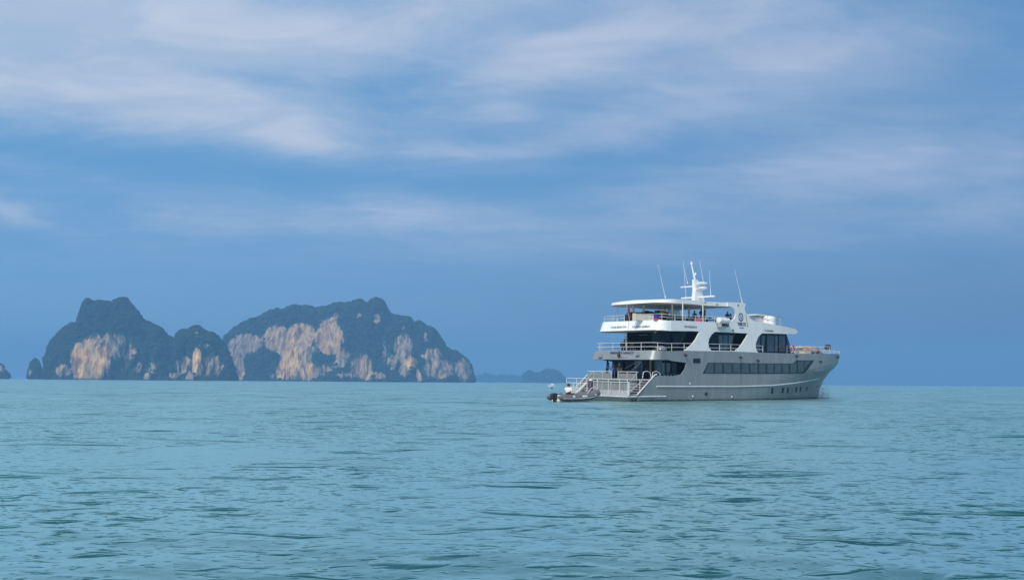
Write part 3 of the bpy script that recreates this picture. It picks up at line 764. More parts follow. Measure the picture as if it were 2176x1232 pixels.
# hull window strip ----------------------------------------------------------------------
strip = [(1504.5, 770), (1600, 771.3), (1683, 772), (1686, 770.5), (1693, 765.3), (1730, 765), (1707, 793.2), (1600, 793.8), (1493.5, 793)]
hw = skin('hull_window_band', [HP(*p) for p in strip], hullB, M_FRAME, off=0.03, thick=0.05, mirror=True, grid=.4, d=.3)
divs = [1500, 1517, 1536, 1555.6, 1574, 1592.5, 1611, 1628, 1644.7, 1661, 1676.9, 1693, 1708, 1724]
def strip_top(x): return interp([(1504, 771.5), (1600, 772.7), (1681, 773.4), (1693, 767), (1729, 766.6)], x)
for i in range(13):
    a, c_ = divs[i] + (1.4 if i else 0), divs[i + 1] - 1.7
    top_a, top_c = strip_top(a), strip_top(c_); bot = 791.8
    if i == 0: q = [(1505.5, 771.6), (c_, top_c), (c_, bot), (1497, bot)]
    elif i == 10: q = [(a, top_a), (1684, 771.8), (c_, 768.5), (c_, bot), (a, bot)]
    elif i == 12: q = [(a, 766.8), (1722, 766.8), (1709, 783), (a, 786)] 
    elif i == 11: q = [(a, top_a), (c_, top_c), (c_, 791), (a, bot)]
    else: q = [(a, top_a), (c_, top_c), (c_, bot), (a, bot)]
    skin('window_pane', [HP(*p) for p in q], hullB, M_PANE, off=0.05, thick=0.03, grid=.45 if i >= 9 else 9, mirror=False, parent=hw, d=.4 if i >= 9 else 2)
for (x, y0, y1, w) in ((1641, 824, 836, 2.0), (1663.6, 823.5, 835, 1.9), (1674, 823, 834.6, 1.8), (1692, 822.3, 833, 1.5), (1701, 821.8, 832, 1.4), (1714.4, 820.5, 830.5, 1.2), (1737, 817.5, 822, .8)):
    skin('hull_porthole', [HP(x - w + .8, y0), HP(x + w + .8, y0), HP(x + w - .8, y1), HP(x - w - .8, y1)], hullB, M_FRAME, off=0.02, thick=0.04, grid=9, mirror=False, d=5)
vent = skin('hull_vent', [HP(1473, 761), HP(1488, 761.4), HP(1488, 771.3), HP(1473, 771)], hullB, M_BLACK, off=0.03, thick=.05, mirror=False, d=5)
for i in range(4):
    skin('louvre', [HP(1473.6, 762 + i * 2.4), HP(1487.4, 762.4 + i * 2.4), HP(1487.4, 763 + i * 2.4), HP(1473.6, 762.7 + i * 2.4)], hullB, M_FRAME, off=0.07, thick=.04, grid=9, mirror=False, parent=vent, d=5)
def strake(name, pts, r, m, sgn=-1):
    P = []
    for a, c_ in zip(pts, pts[1:]):
        for q in range(6): P.append((a[0] + (c_[0] - a[0]) * q / 6, a[1] + (c_[1] - a[1]) * q / 6))
    P.append(pts[-1]); b = MB()
    b.tube([(s, sgn * (hullB(s, z) + .02), z) for (s, z) in P], r, 8); return b.build(name, m, YACHT)
rp = [HP(*p) for p in [(1395, 820.8), (1460, 821.2), (1560, 821.2), (1640, 819), (1690, 813.6), (1718, 808.5), (1741, 803.8)]]
strake('rub_rail', rp, .085, M_RUB); strake('rub_rail', rp, .085, M_RUB, 1)
kn = [HP(*p) for p in [(1719, 785), (1740, 779.5), (1762, 773.5), (1776, 769.5)]]
strake('hull_knuckle', kn, .03, M_HULL); strake('hull_knuckle', kn, .03, M_HULL, 1)

# deck lights and small fittings on the plating
def fitting(px, py, r=.16):
    s, z = HP(px, py); y = -(hullB(s, z)); b = MB()
    b.tube([(s, y + .05, z + .05), (s, y - .22, z + .05)], .05); b.lathe((s, y - .26, z - .14), [(.02, .28), (r * .6, .26), (r, .05), (r, 0), (r * .8, -.03)], 10)
    b.build('deck_light', M_BLACK, YACHT)
for p in [(1454, 754), (1571, 759), (1608, 766), (1690, 756), (1741, 768), (1777, 758)]: fitting(*p)
for (px, py) in [(1278, 756), (1356, 752)]:
    t, z = at_s(px, py, -.2); b = MB(); b.box((-.38, t, z + .22), (.05, .3, .05)); b.tube([(-.3, t - .12, z + .35), (-.42, t - .12, z)], .03); b.tube([(-.3, t + .12, z + .35), (-.42, t + .12, z)], .03); b.bbox((-.42, t, z - .05), (.3, .5, .16), .03)
    b.build('stern_floodlight', M_STEEL, YACHT)
t, z = at_s(1317, 755, -.3); b = MB(); b.ball((-.45, t, z), .19, 12, 8); b.tube([(-.45, t, z + .1), (-.4, t, z + .5)], .05); b.build('stern_light', M_BLACK, YACHT)
s, z = HP(1499.5, 836); b = MB(); b.ball((s, -hullB(s, z) - .08, z), (.2, .12, .2)); b.build('outlet_cover', M_BLACK, YACHT)
for (px, py) in [(1555, 843), (1472, 842), (1690, 836), (1466, 815)]:
    s, z = HP(px, py); b = MB(); b.ball((s, -hullB(s, z) - .02, z), (.13, .06, .13), 10, 6); b.build('outlet_ring', M_RUB, YACHT)

# railings ----------------------------------------------------------------------------------
def wrap(s0, wid, r, s1, step=.8, s2=None):
    """plan path: starboard forward end, round the stern, port forward end"""
    P = []; s = s1
    while s > s0 + r: P.append((s, -(wid(s)))); s -= step
    for i in range(8):
        a = math.pi / 2 * i / 7; P.append((s0 + r - r * math.sin(a), -(wid(s0) - r) - r * math.cos(a)))
    P += [(q[0], -q[1]) for q in P[::-1]]
    return P
def railing(name, P, zf, hs, post=1.5, r=.035, m=M_WHITE2, parent=None, pr=None, base=0.0):
    b = MB()
    for h in hs: b.tube([(p[0], p[1], zf(p[0], p[1]) + h) for p in P], r, 6)
    o = b.build(name, m, YACHT if parent is None else parent)
    d = 0; nxt = 0; pb = MB(); pb.tube([(0, 0, base), (0, 0, max(hs))], pr or r, 6); pm = pb.mesh('rail_post')
    for a, c_ in zip(P, P[1:]):
        L = math.hypot(c_[0] - a[0], c_[1] - a[1])
        while nxt <= d + L:
            u = (nxt - d) / (L + 1e-9); x = a[0] + (c_[0] - a[0]) * u; y = a[1] + (c_[1] - a[1]) * u
            q = link_obj('rail_post', pm, o, m); q.location = (x, y, zf(x, y)); nxt += post
        d += L
    return o
railing('sun_deck_railing', wrap(1.4, lambda s: min(4.78, houseB(s) - .1), 1.2, 15.5), lambda s, y: s_top(s) - .03, (.36, .68), 1.75, .026)
railing('mid_deck_railing', wrap(.25, lambda s: 4.80, 1.0, 19.5), lambda s, y: hull_top(s) - .05 if s > 2 else interp([(0, 5.44), (2, HT[0][1] - .03)], s), (.42, .86), 2.1, .030)
fr = [(s, -(hullB(s, hull_top(s)) - .12)) for s in np.linspace(24.5, 38.2, 18)]
railing('foredeck_railing', fr, lambda s, y: hull_top(s) - .02, (.33, .66, .98), 1.3, .024, M_STEEL)
railing('foredeck_railing', [(p[0], -p[1]) for p in fr], lambda s, y: hull_top(s) - .02, (.33, .66, .98), 1.3, .024, M_STEEL)
br_ = [(s, -(hullB(s, hull_top(s)) - .06)) for s in np.linspace(42.4, 44.9, 6)]; br_ += [(p[0], -p[1]) for p in br_[::-1]]
railing('bow_railing', br_, lambda s, y: hull_top(s), (.22, .42), .9, .03)
railing('foredeck_cross_railing', [(38.2, y) for y in np.linspace(-2.6, 2.6, 5)], lambda s, y: hull_top(s), (.5, .98), 1.3, .03)
for (y0, y1) in ((-3.2, -.5), (.5, 4.2)):
    railing('aft_deck_railing', [(-1.1, y0), (-1.1, (y0 + y1) / 2), (-1.1, y1)], lambda s, y: ZM, (.75,), 1.35, .04)
    b = MB(); b.box((-1.1, (y0 + y1) / 2, ZM + .30), (.06, y1 - y0 - .1, .55)); b.build('bulwark_panel', M_PANEL, YACHT)
pr_ = railing('platform_railing', [(-3.95, 4.6), (-3.95, 2.0), (-3.95, 0), (-3.95, -2.0), (-3.95, -4.5)], lambda s, y: .70, (1.62,), 1.6, .04)
railing('platform_railing', [(-3.95, 4.6), (-3.95, 3.2), (-3.95, 1.3)], lambda s, y: .70, (.62, 1.12), 1.1, .04, M_CREAMR)
railing('platform_railing', [(-3.95, -4.5), (-2.2, -4.6), (-.6, -4.7)], lambda s, y: .70, (1.62,), 1.8, .04)
for i in range(4):
    y = .35 - i * 1.28
    b = MB(); b.box((-3.9, y - .62, 1.62), (.05, 1.14, .80)); b.build('bulwark_panel', M_PANEL, YACHT)
    b = MB(); b.box((-3.9, y - .62, .95), (.07, 1.18, .50)); b.build('kick_panel', M_PANEL2, YACHT)
    b = MB(); b.box((-3.98, y, 1.36), (.06, .08, 1.32)); b.build('panel_post', M_PANEL2, YACHT)
b = MB(); b.box((-3.98, -4.75, 1.36), (.10, .12, 1.32)); b.tube([(-3.98, .4, 2.04), (-3.98, -4.8, 2.04)], .05); b.build('panel_post', M_WHITE2, YACHT)
b = MB(); b.box((-3.75, 2.75, 1.0), (.5, 1.3, .6)); b.box((-3.75, 4.0, 1.05), (.4, .9, .7)); b.build('platform_locker', M_PANEL2, YACHT)
b = MB(); b.bbox((-3.8, .95, 1.42), (.42, .5, 1.44), .06); b.ball((-3.8, .95, 2.15), (.24, .28, .14), mi=1); b.build('davit_post', [mat('purple_grey_post', (.10, .08, .10), .5), M_WHITE], YACHT)
b = MB(); b.tube([(-3.9, 1.5, 1.9), (-4.15, 1.75, 1.5), (-4.3, 2.2, 1.0), (-4.4, 2.6, .75)], [.08, .14, .16, .12], 8); b.build('boarding_ladder', M_WHITE2, YACHT)

# hardtop posts
for (px, t, zt_off) in ((1450.7, -4.62, 0), (1493.5, -4.7, 0)):
    s, _ = at_t(px, 665, t); b = MB(); b.tube([(s, t, s_top(s) - .05), (s, t, zbot(s) + .05)], .07, 8); b.build('hardtop_post', M_WHITE2, YACHT)
for (px, t) in ((1428.5, -2.6), (1464, -1.2), (1498, -1.0), (1346, 1.6), (1368, 0.4)):
    s, _ = at_t(px, 660, t); b = MB(); b.tube([(s, t, s_top(s) - .05), (s, t, zbot(s) + .05)], .11, 8); b.build('hardtop_post', M_CREAM, YACHT)
s, _ = at_t(1300, 660, 4.3); b = MB(); b.tube([(3.5, 4.0, s_top(3) - .05), (3.5, 4.0, zbot(3.5) + .05)], .08, 8); b.build('hardtop_post', M_WHITE2, YACHT)

# forward end of the sun deck
s0_, _ = SP(1604, 681); 
b = MB(); sd, zd_ = at_t(1634, 688, -2.6); b.lathe((sd, -2.6, s_top(sd) - .1), [(.82, 0), (.82, 1.05), (.86, 1.1), (.80, 1.28), (.55, 1.46), (.1, 1.52)], 20); b.build('radar_drum', M_WHITE, YACHT)
b = MB(); sb_, _ = at_t(1610, 685, -1.5); b.bbox((sb_, -1.5, s_top(sb_) + 1.35), (3.4, 1.9, .16), .05); b.build('console_canopy', M_WHITE2, YACHT)
b = MB(); b.bbox((sb_, -1.5, s_top(sb_) + .62), (2.8, 1.6, .9), .1); b.build('covered_console', M_STEEL, YACHT)
fp = [(s, -(houseB(s) - .5)) for s in np.linspace(19.8, 25.2, 8)]; fp += [(25.3, y) for y in (-2, 0, 2)] + [(p[0], -p[1]) for p in fp[::-1]]
railing('upper_railing', fp, lambda s, y: s_top(s) - .1, (.62, 1.2), 1.5, .035, M_STEEL)
s, z = SP(1692.5, 701.5); b = MB(); b.bbox((s + .1, -houseB(s) + .3, z + .02), (.5, .35, .28), .04); b.build('navigation_light', M_BLACK, YACHT)
s, z = SP(1556, 702); b = MB(); b.lathe((s, -houseB(s) - .12, z - .15), [(.02, .3), (.16, .26), (.06, 0), (.02, -.03)], 10); b.build('side_light', M_PANEL, YACHT)
s, z = SP(1588.5, 695); b = MB(); s2, z2 = SP(1584, 668); b.tube([(s2, -houseB(s2) - .05, z2), (s, -houseB(s) - .05, z)], .035); b.build('drain_pipe', M_PANEL, YACHT)
for (px, py) in ((1497, 643), (1567, 648), (1523, 647)):
    s, z = on_surf(px, py, lambda s, z: 4.85); b = MB(); b.bbox((s, -4.93, z), (.28, .16, .16), .03); b.build('hardtop_lamp', M_PANEL, YACHT)

# mast -----------------------------------------------------------------------------------------
ms, _ = at_t(1484, 640, 0); zb0 = ztop(ms) + .05
def mp_(px, py, t=0.0): s, z = at_t(px, py, t); return s, z
mast = MB(); rg = []
for (pxl, pxr, py, w) in ((1473, 1496, 641, .55), (1474.5, 1489.5, 615, .42), (1473, 1482, 594, .32)):
    a, z = mp_(pxl, py); c_, _z = mp_(pxr, py)
    rg.append([(a, -w / 2, z), (c_, -w / 2 * .6, z), (c_, w / 2 * .6, z), (a, w / 2, z)])
mast.loft(rg); mo = mast.build('mast', M_WHITE, YACHT)
a0, z0 = mp_(1477, 595); a1, z1 = mp_(1469.5, 562)
b = MB(); b.tube([(a0, 0, z0 - .1), (a1, 0, z1)], [.13, .07], 8); b.build('mast_pole', M_WHITE, mo)
b = MB(); b.lathe((a1, 0, z1 - .05), [(.05, 0), (.16, .05), (.16, .16), (.09, .2), (.09, .34), (.04, .4)], 12); b.build('masthead_light', M_WHITE, mo)
s, z = mp_(1477.5, 582); b = MB(); b.lathe((s, 0, z - .18), [(.09, 0), (.12, .1), (.12, .26), (.05, .34)], 10); b.build('masthead_light', M_SIGNAL, mo)
zc = mp_(1483, 631.5)[1]; sc_ = mp_(1483, 631.5)[0]
b = MB(); b.bbox((sc_, 0, zc), (.35, 4.9, .16), .04); b.build('crosstree', M_WHITE, mo)
zc2 = mp_(1475, 608)[1]; s3 = mp_(1476, 608)[0]
b = MB(); b.bbox((s3, 1.05, zc2), (.22, 2.1, .13), .03); b.build('crosstree', M_WHITE, mo)
for (py, w) in ((602.5, 1.05), (612.5, 1.0)):
    s, z = mp_(1491.5, py, -.2); b = MB(); b.lathe((s, -.2, z), [(.3, -.12), (.62, -.06), (.68, .04), (.5, .16), (.1, .18)], 18); b.build('radar_scanner', M_SIGNAL, mo)
    b = MB(); b.box((s - .4, -.1, z - .17), (1.5, .5, .09)); b.build('scanner_bracket', M_WHITE, mo)
s, z = mp_(1474.5, 617, .1); b = MB(); b.ball((s, .1, z), .2); b.build('signal_dome', M_SIGNAL, mo)
def whip(p0, p1, t0, par, r=.03):
    s, z = at_t(*p0, t0); s2, z2 = at_t(*p1, t0); b = MB()
    b.tube([(s, t0, z), (s * .6 + s2 * .4, t0, z * .6 + z2 * .4), (s2, t0, z2)], [r, r * .7, r * .35], 6); b.lathe((s, t0, z - .12), [(.05, 0), (.05, .2), (.03, .26)], 8); b.build('whip_antenna', M_SIGNAL, par)
whip((1457.5, 629.5), (1452, 553), 2.1, mo); whip((1461, 601), (1452.5, 566), 1.8, mo); whip((1495, 601), (1486, 552), -.2, mo); whip((1510.5, 628), (1507, 573), -2.1, mo)
whip((1413.5, 631), (1398, 562), 0.5, YACHT); whip((1577, 642), (1561, 572), -4.3, YACHT, .035)

# lettering ---------------------------------------------------------------------------------------
def text(body, size, o, xdir, zdir, m, name='lettering', sx=1.0, parent=None, bold=0.0):
    cu = bpy.data.curves.new(name, 'FONT'); cu.body = body; cu.size = size; cu.align_x = 'CENTER'; cu.align_y = 'CENTER'; cu.extrude = .006; cu.offset = bold
    to = bpy.data.objects.new(name, cu); C.objects.link(to); dg = bpy.context.evaluated_depsgraph_get()
    me = bpy.data.meshes.new_from_object(to.evaluated_get(dg)); bpy.data.objects.remove(to); bpy.data.curves.remove(cu)
    X = Vector(xdir).normalized(); Z = Vector(zdir).normalized(); N = X.cross(Z)
    M3 = Matrix((X * sx, Z, N)).transposed().to_4x4(); M3.translation = Vector(o); me.transform(M3); me.materials.clear(); me.materials.append(m)
    q = bpy.data.objects.new(name, me); C.objects.link(q); q.parent = YACHT if parent is None else parent; return q
def side_text(body, px, py, h, wpx, m, func=houseB, name='lettering', bold=0.0):
    s, z = on_surf(px, py, func); s0, _ = on_surf(px - wpx / 2, py, func); s1, _ = on_surf(px + wpx / 2, py, func)
    q = text(body, h, (0, 0, 0), (1, 0, 0), (0, 0, 1), m, name, bold=bold)
    w = max(v.co.x for v in q.data.vertices) - min(v.co.x for v in q.data.vertices); k_ = abs(s1 - s0) / w
    y0, y1 = func(s0, z), func(s1, z); a = math.atan2(y0 - y1, abs(s1 - s0))
    q.data.transform(Matrix.Translation((s, -(func(s, z) + .03), z)) @ Matrix.Rotation(a, 4, 'Z') @ Matrix.Diagonal((k_, 1, 1, 1))); return q
def stern_text(body, px, py, h, wpx, m, s, back=0.0, bold=0.0):
    t, z = at_s(px, py, s); t0, _ = at_s(px - wpx / 2, py, s); t1, _ = at_s(px + wpx / 2, py, s)
    q = text(body, h, (0, 0, 0), (0, -1, 0), (back, 0, 1), m, bold=bold)
    w = max(v.co.y for v in q.data.vertices) - min(v.co.y for v in q.data.vertices)
    q.data.transform(Matrix.Translation((s, t, z)) @ Matrix.Diagonal((1, abs(t1 - t0) / w, 1, 1))); return q
stern_text("FREDDY'S LEGACY", 1321, 749.5, .34, 50, M_NAVY, -.06 - .08, .4, .006)
t, z = at_s(1316, 758.5, -.33)
for q in range(7): b = MB(); b.box((-.345, t + 1.05 - q * .34, z), (.012, .20 + .05 * (q % 2), .07)); b.build('faded_lettering', M_PANEL, YACHT)
stern_text("ONE BREATH", 1314, 695.2, .30, 32, M_GREYL, .80, .42)
stern_text("TN-00-00841", 1362, 694.3, .34, 38, M_GREYL, .80, .42)
side_text("OM RESORTS", 1467, 694.6, .34, 26, M_GREYL)
side_text("TN 00 00841", 1634, 703, .34, 19, M_GREYL)
side_text("TRIBUTE", 1575.5, 689, .52, 18, M_NAVY, bold=.012)
s, z = SP(1575.5, 696)
b = MB(); b.bbox((s, -houseB(s) - .03, z), (.85, .02, .12), .005); b.build('blue_word_mark', M_LBLUE, YACHT)
s, z = SP(1573.8, 673.8); y = -(houseB(s) + .04)
def ring(name, r0, r1, m, yo=0.0, n=32, parent=None, dx=0, dz=0):
    b = MB(); V = []; F = []
    for i in range(n):
        a = 2 * math.pi * i / n
        for rr in (r0, r1):
            for d_ in (0, -.015): V.append((s + dx + rr * math.cos(a), y + yo + d_, z + dz + rr * math.sin(a) * 1.12))
    for i in range(n):
        a, c_ = i * 4, ((i + 1) % n) * 4
        F += [(a + 1, a + 3, c_ + 3, c_ + 1), (a, c_, c_ + 2, a + 2), (a + 2, c_ + 2, c_ + 3, a + 3), (a, a + 1, c_ + 1, c_)]
    b.add(V, F); return b.build(name, m, YACHT if parent is None else parent, sm=False)
lg = ring('logo_ring', .32, .44, M_NAVY); ring('logo_disc', .001, .31, M_WHITE, parent=lg); ring('logo_emblem', .08, .19, M_LBLUE, -.02, parent=lg)
ring('logo_emblem', .001, .09, M_LBLUE, -.02, parent=lg, dx=.02, dz=-.16)

# ------------------------------------------------------------------ loose things on board
def yp(s, y, z): return YM @ Vector((s, y, z))
def place(name, s, y, z, label, cat, group=None, rz=0.0):
    return empty(name, YM @ Matrix.Translation((s, y, z)) @ Matrix.Rotation(rz, 4, 'Z'), label, cat, group)
# life raft canister on the bulwark
s, z = SP(1531, 685)
e = place('liferaft_canister', s, -houseB(s) - .38, z - .42, 'white life raft canister in its cradle on the outside of the white bulwark', 'life raft')
b = MB(); b.tube([(-.92, 0, .62), (-.86, 0, .62), (0, 0, .62), (.86, 0, .62), (.92, 0, .62)], [.22, .34, .36, .34, .22], 14); b.build('canister', M_WHITE, e)
for q in (-.45, .45):
    b = MB(); b.tube([(q, -.36, .62), (q, -.26, .87), (q, 0, .985), (q, .26, .87), (q, .36, .62)], .02); b.build('strap', M_PANEL, e)
b = MB()
for q in (-.7, .7): b.box((q, 0, .12), (.08, .6, .5)); b.box((q, .2, -.1), (.08, .2, .1))
b.box((0, -.28, .28), (1.5, .05, .06)); b.box((0, 0, -.08), (1.5, .5, .06)); b.build('cradle', M_STEEL, e)
b = MB(); b.box((0, .1, .1), (1.2, .3, .3)); b.build('cradle_bracket', M_BLACK, e)
# anchor ball on its staff
s, z = at_t(1759, 738, 0); e = place('anchor_ball', s, 0, hull_top(s), 'round black anchor ball hoisted on a short staff above the bow', 'anchor ball')
b = MB(); b.ball((0, 0, z - hull_top(s)), .46, 18, 12); b.build('ball', M_BLACK, e); b = MB(); b.tube([(0, 0, -.3), (0, 0, z - hull_top(s) + .9)], .025); b.build('staff', M_STEEL, e)
# life ring
s, z = HP(1687.5, 742); e = place('life_ring', s, -(hullB(s, hull_top(s)) - .18), z, 'red life ring hanging on the rail just ahead of the wheelhouse', 'life ring')
b = MB(); b.loft([[((.36 + .11 * math.cos(v)) * math.cos(u), .11 * math.sin(v), (.44 + .11 * math.cos(v)) * math.sin(u)) for v in [i * math.pi / 4 for i in range(8)]] for u in [j * math.pi / 10 for j in range(21)]], caps=False); b.build('ring', M_RED, e)
b = MB()
for q in range(4):
    a = q * math.pi / 2 + .78; b.ball((.36 * math.cos(a), 0, .44 * math.sin(a)), .125, 8, 6)
b.build('band', M_WHITE, e)
# foredeck gear
s, _ = at_t(1721, 745, -.3); e = place('deck_crane', s, -.3, hull_top(s) - .1, 'cream canvas covered crane and hatch with an orange hose on the foredeck', 'crane')
b = MB(); b.bbox((-.6, 0, .55), (3.6, 1.6, .35), .1); b.bbox((-1.0, 0, .98), (3.6, 1.1, .26), .1); b.build('cover', M_CREAM, e)
b = MB(); b.box((-1.8, 0, .3), (.4, 1.2, .7)); b.box((.8, 0, .3), (.4, 1.2, .7)); b.build('pedestal', M_WHITE2, e)
b = MB(); b.tube([(-2.0, -.9, .75), (0, -.95, .85), (1.0, -.95, .6), (1.7, -.9, .1), (2.3, -.8, .05)], .07, 8); b.build('hose', M_ORANGE, e)
s, _ = at_t(1711, 745, -2.2); e = place('rope_bin', s, -2.2, hull_top(s) - .05, 'open bin of rust orange rope behind the foredeck rail', 'bin')
b = MB(); b.box((0, 0, .22), (1.7, .7, .5)); b.build('bin_body', M_CREAM, e)
b = MB()
for i in range(9): b.ball((-.75 + i * .19, random.uniform(-.1, .1), .50 + random.uniform(-.05, .1)), (.17, .22, .12), 8, 6)
b.build('rope_coil', M_ORANGE, e)
s, _ = at_t(1742, 748, -1.2); e = place('bollard', s, -1.2, hull_top(s) - .05, 'dark twin bollard on the foredeck near the bow', 'bollard')
b = MB(); b.lathe((-.25, 0, 0), [(.12, 0), (.12, .34), (.17, .36), (.17, .42), (.02, .43)], 12); b.lathe((.25, 0, 0), [(.12, 0), (.12, .34), (.17, .36), (.17, .42), (.02, .43)], 12); b.build('posts', M_BLACK, e)
b = MB(); b.box((0, 0, .02), (1.0, .4, .05)); b.build('base_plate', M_BLACK, e)
# ensign
s, z = at_t(1331, 668, 0); zt0 = s_top(1.4)
e = place('ensign', 1.25, -.0, zt0, 'faded red ensign hanging limp from a short staff over the stern', 'flag')
b = MB(); b.tube([(0, 0, 0), (-.55, 0, 1.9)], .028); b.build('flagstaff', M_WHITE2, e)
V = []; F = []
for i in range(9):
    for j in range(7):
        u, v = i / 8, j / 6; V.append((-.50 + .42 * v * .9 - .05 + .05 * math.sin(v * 9 + u), -.1 - .34 * u * (1 - .4 * v) + .07 * math.sin(u * 11 + v * 2), 1.75 - v * 1.25 - .35 * u))
for i in range(8):
    for j in range(6): a = i * 7 + j; F.append((a, a + 7, a + 8, a + 1))
b = MB(); b.add(V, F); fo = b.build('flag_cloth', mat('faded_red_cloth', (.30, .06, .05), .8, var=.3), e)
sm_ = fo.modifiers.new('solid', 'SOLIDIFY'); sm_.thickness = .012
b = MB(); b.tube([(-.3, -.15, -.0), (-.62, -.3, -1.0)], .012); b.build('halyard', M_RED, e)

def sun_thing(name, px, py, t, label, cat, group=None):
    s, z = at_t(px, py, t); return place(name, s, t, s_top(s) - .05, label, cat, group), s
e, s = sun_thing('locker', 1374, 675, -1.8, 'long cream locker with panelled doors along the sun deck rail', 'locker')
b = MB(); b.bbox((0, .0, .42), (4.2, .45, .84), .04); b.build('body', M_CREAM, e)
for i in range(4):
    b = MB(); b.box((-1.55 + i * 1.03, -.24, .40), (.95, .03, .66)); b.build('door', mat('pale_door', (.66, .62, .54), .5), e)
b = MB(); b.box((0, 0, .88), (4.3, .55, .06)); b.build('worktop', M_CUSH, e)
e, s = sun_thing('sunbed', 1384, 665, .9, 'heap of dark brown cushions behind the cream locker', 'cushions')
for i in range(7):
    b = MB(); b.ball((-1.3 + i * .38, random.uniform(-.2, .2), 1.08 + .16 * math.sin(i * .9) + random.uniform(-.03, .03)), (.36, .42, .22), 12, 8); b.build('cushion', M_CUSH, e)
b = MB(); b.bbox((0, 0, .48), (3.0, 1.2, .95), .06); b.build('bed_base', M_CREAM, e)
e, s = sun_thing('sunbed', 1349, 667, .2, 'low flat dark cushion pile at the after end of the sun deck', 'cushions')
for i in range(4):
    b = MB(); b.ball((-.7 + i * .42, 0, 1.0 + .05 * (i % 2)), (.36, .5, .13), 12, 8); b.build('cushion', M_CUSH, e)
b = MB(); b.bbox((0, 0, .43), (2.2, 1.1, .86), .06); b.build('bed_base', M_CUSH, e)
e, s = sun_thing('cool_box', 1396, 675, -3.9, 'blue cool box with a red base beside the sun deck rail', 'cool box')
e.scale = (.82, .82, .78)
b = MB(); b.bbox((0, 0, .52), (.78, .5, .5), .04); b.build('body', M_BLUE, e); b = MB(); b.bbox((0, 0, .12), (.82, .54, .26), .03); b.build('base', M_RED, e); b = MB(); b.bbox((0, 0, .80), (.82, .54, .07), .02); b.build('lid', M_NAVY, e)
e, s = sun_thing('wooden_counter', 1404, 663, -1.6, 'brown plywood counter standing under the hardtop next to the blue cool box', 'counter')
b = MB(); b.bbox((0, 0, .62), (1.3, .7, 1.24), .03); b.build('body', M_CUSH, e); b = MB(); b.box((0, -.37, .95), (1.1, .04, .55)); b.build('front_panel', M_TAN, e); b = MB(); b.bbox((0, 0, 1.28), (1.5, .85, .07), .02); b.build('top', M_TAN, e)
e, s = sun_thing('bench', 1440, 678, -2.9, 'long black bench with open back between the hardtop posts', 'bench')
b = MB(); b.bbox((0, 0, .42), (3.2, .55, .10), .03); b.build('seat', M_BLACK, e)
for q in (-1.5, 0, 1.5): b = MB(); b.box((q, 0, .19), (.08, .45, .38)); b.build('leg', M_BLACK, e)
b = MB(); b.box((0, .28, .62), (3.2, .06, .16)); b.build('backrest', M_BLACK, e)
e, s = sun_thing('red_beanbag', 1482, 680, -3.6, 'pinkish red beanbag slumped against the sun deck rail', 'beanbag')
b = MB(); b.lathe((0, 0, 0), [(.30, 0), (.52, .12), (.50, .32), (.30, .52), (.08, .60)], 14); b.build('bag', mat('pink_red_fabric', (.62, .08, .10), .8, var=.2), e)
b = MB(); b.lathe((0, 0, .58), [(.08, 0), (.11, .05), (.03, .09)], 8); b.build('knot', mat('pink_red_fabric', (.62, .08, .10), .8), e)
e, s = sun_thing('bench', 1512, 681, -2.9, 'short black bench ahead of the beanbag and behind the raft canister', 'bench')
b = MB(); b.bbox((0, 0, .42), (2.2, .5, .10), .03); b.build('seat', M_BLACK, e)
for q in (-1.0, 1.0): b = MB(); b.box((q, 0, .19), (.08, .45, .38)); b.build('leg', M_BLACK, e)
for (px, tt, lab) in ((1455, -1.6, 'first dark stool forward of the thick hardtop post'), (1468, -1.9, 'second dark stool forward of the thick hardtop post'), (1508, -1.8, 'dark stool beside the short black bench')):
    e, s = sun_thing('stool', px, 680, tt, lab, 'stool', 'dark stools on the sun deck')
    b = MB(); b.lathe((0, 0, .62), [(.24, 0), (.26, .04), (.24, .10), (.05, .12)], 12); b.build('seat', M_BLACK, e)
    b = MB(); b.lathe((0, 0, 0), [(.22, 0), (.22, .03), (.04, .05), (.04, .62)], 10); b.build('leg', M_STEEL, e)
e, s = sun_thing('table', 1447, 672, .6, 'long dark dining table in the middle of the sun deck', 'table')
b = MB(); b.bbox((0, 0, .76), (4.4, 1.0, .07), .02); b.build('table_top', M_CUSH, e)
for q in (-1.8, 0, 1.8): b = MB(); b.box((q, 0, .37), (.10, .7, .72)); b.build('leg', M_BLACK, e)
# dark round grey gear on mid deck
s, _ = at_t(1404, 740, -4.2); e = place('rope_basket', s, -4.2, hull_top(s) - .05, 'grey domed basket on the mid deck just forward of the white post', 'basket')
b = MB(); b.lathe((0, 0, 0), [(.5, 0), (.62, .2), (.58, .42), (.3, .56), (.05, .6)], 14); b.build('dome', M_PANEL, e); b = MB(); b.lathe((0, 0, .18), [(.64, 0), (.66, .04), (.64, .08)], 14); b.build('hoop', M_STEEL, e)
for (px, c_, lab) in ((1325, 0, 'first dark deck chair from the stern on the mid deck'), (1345, 1, 'second dark deck chair from the stern on the mid deck'), (1366, 2, 'third dark deck chair from the stern on the mid deck')):
    s, _ = at_t(px, 740, .3); e = place('deck_chair', s, .3, 5.42, lab, 'chair', 'dark deck chairs under the sun deck', rz=.3 * c_)
    b = MB(); b.bbox((0, 0, .42), (.52, .5, .06), .02); b.build('seat', M_CUSH, e)
    b = MB(); b.bbox((-.26, 0, .72), (.05, .48, .5), .015); b.build('backrest', M_CUSH, e)
    lm = MB().tube([(0, 0, 0), (0, 0, .4)], .02).mesh('leg')
    for (u, v) in ((-.22, -.2), (.22, -.2), (-.22, .2), (.22, .2)): q = link_obj('leg', lm, e, M_STEEL); q.location = (u, v, 0)
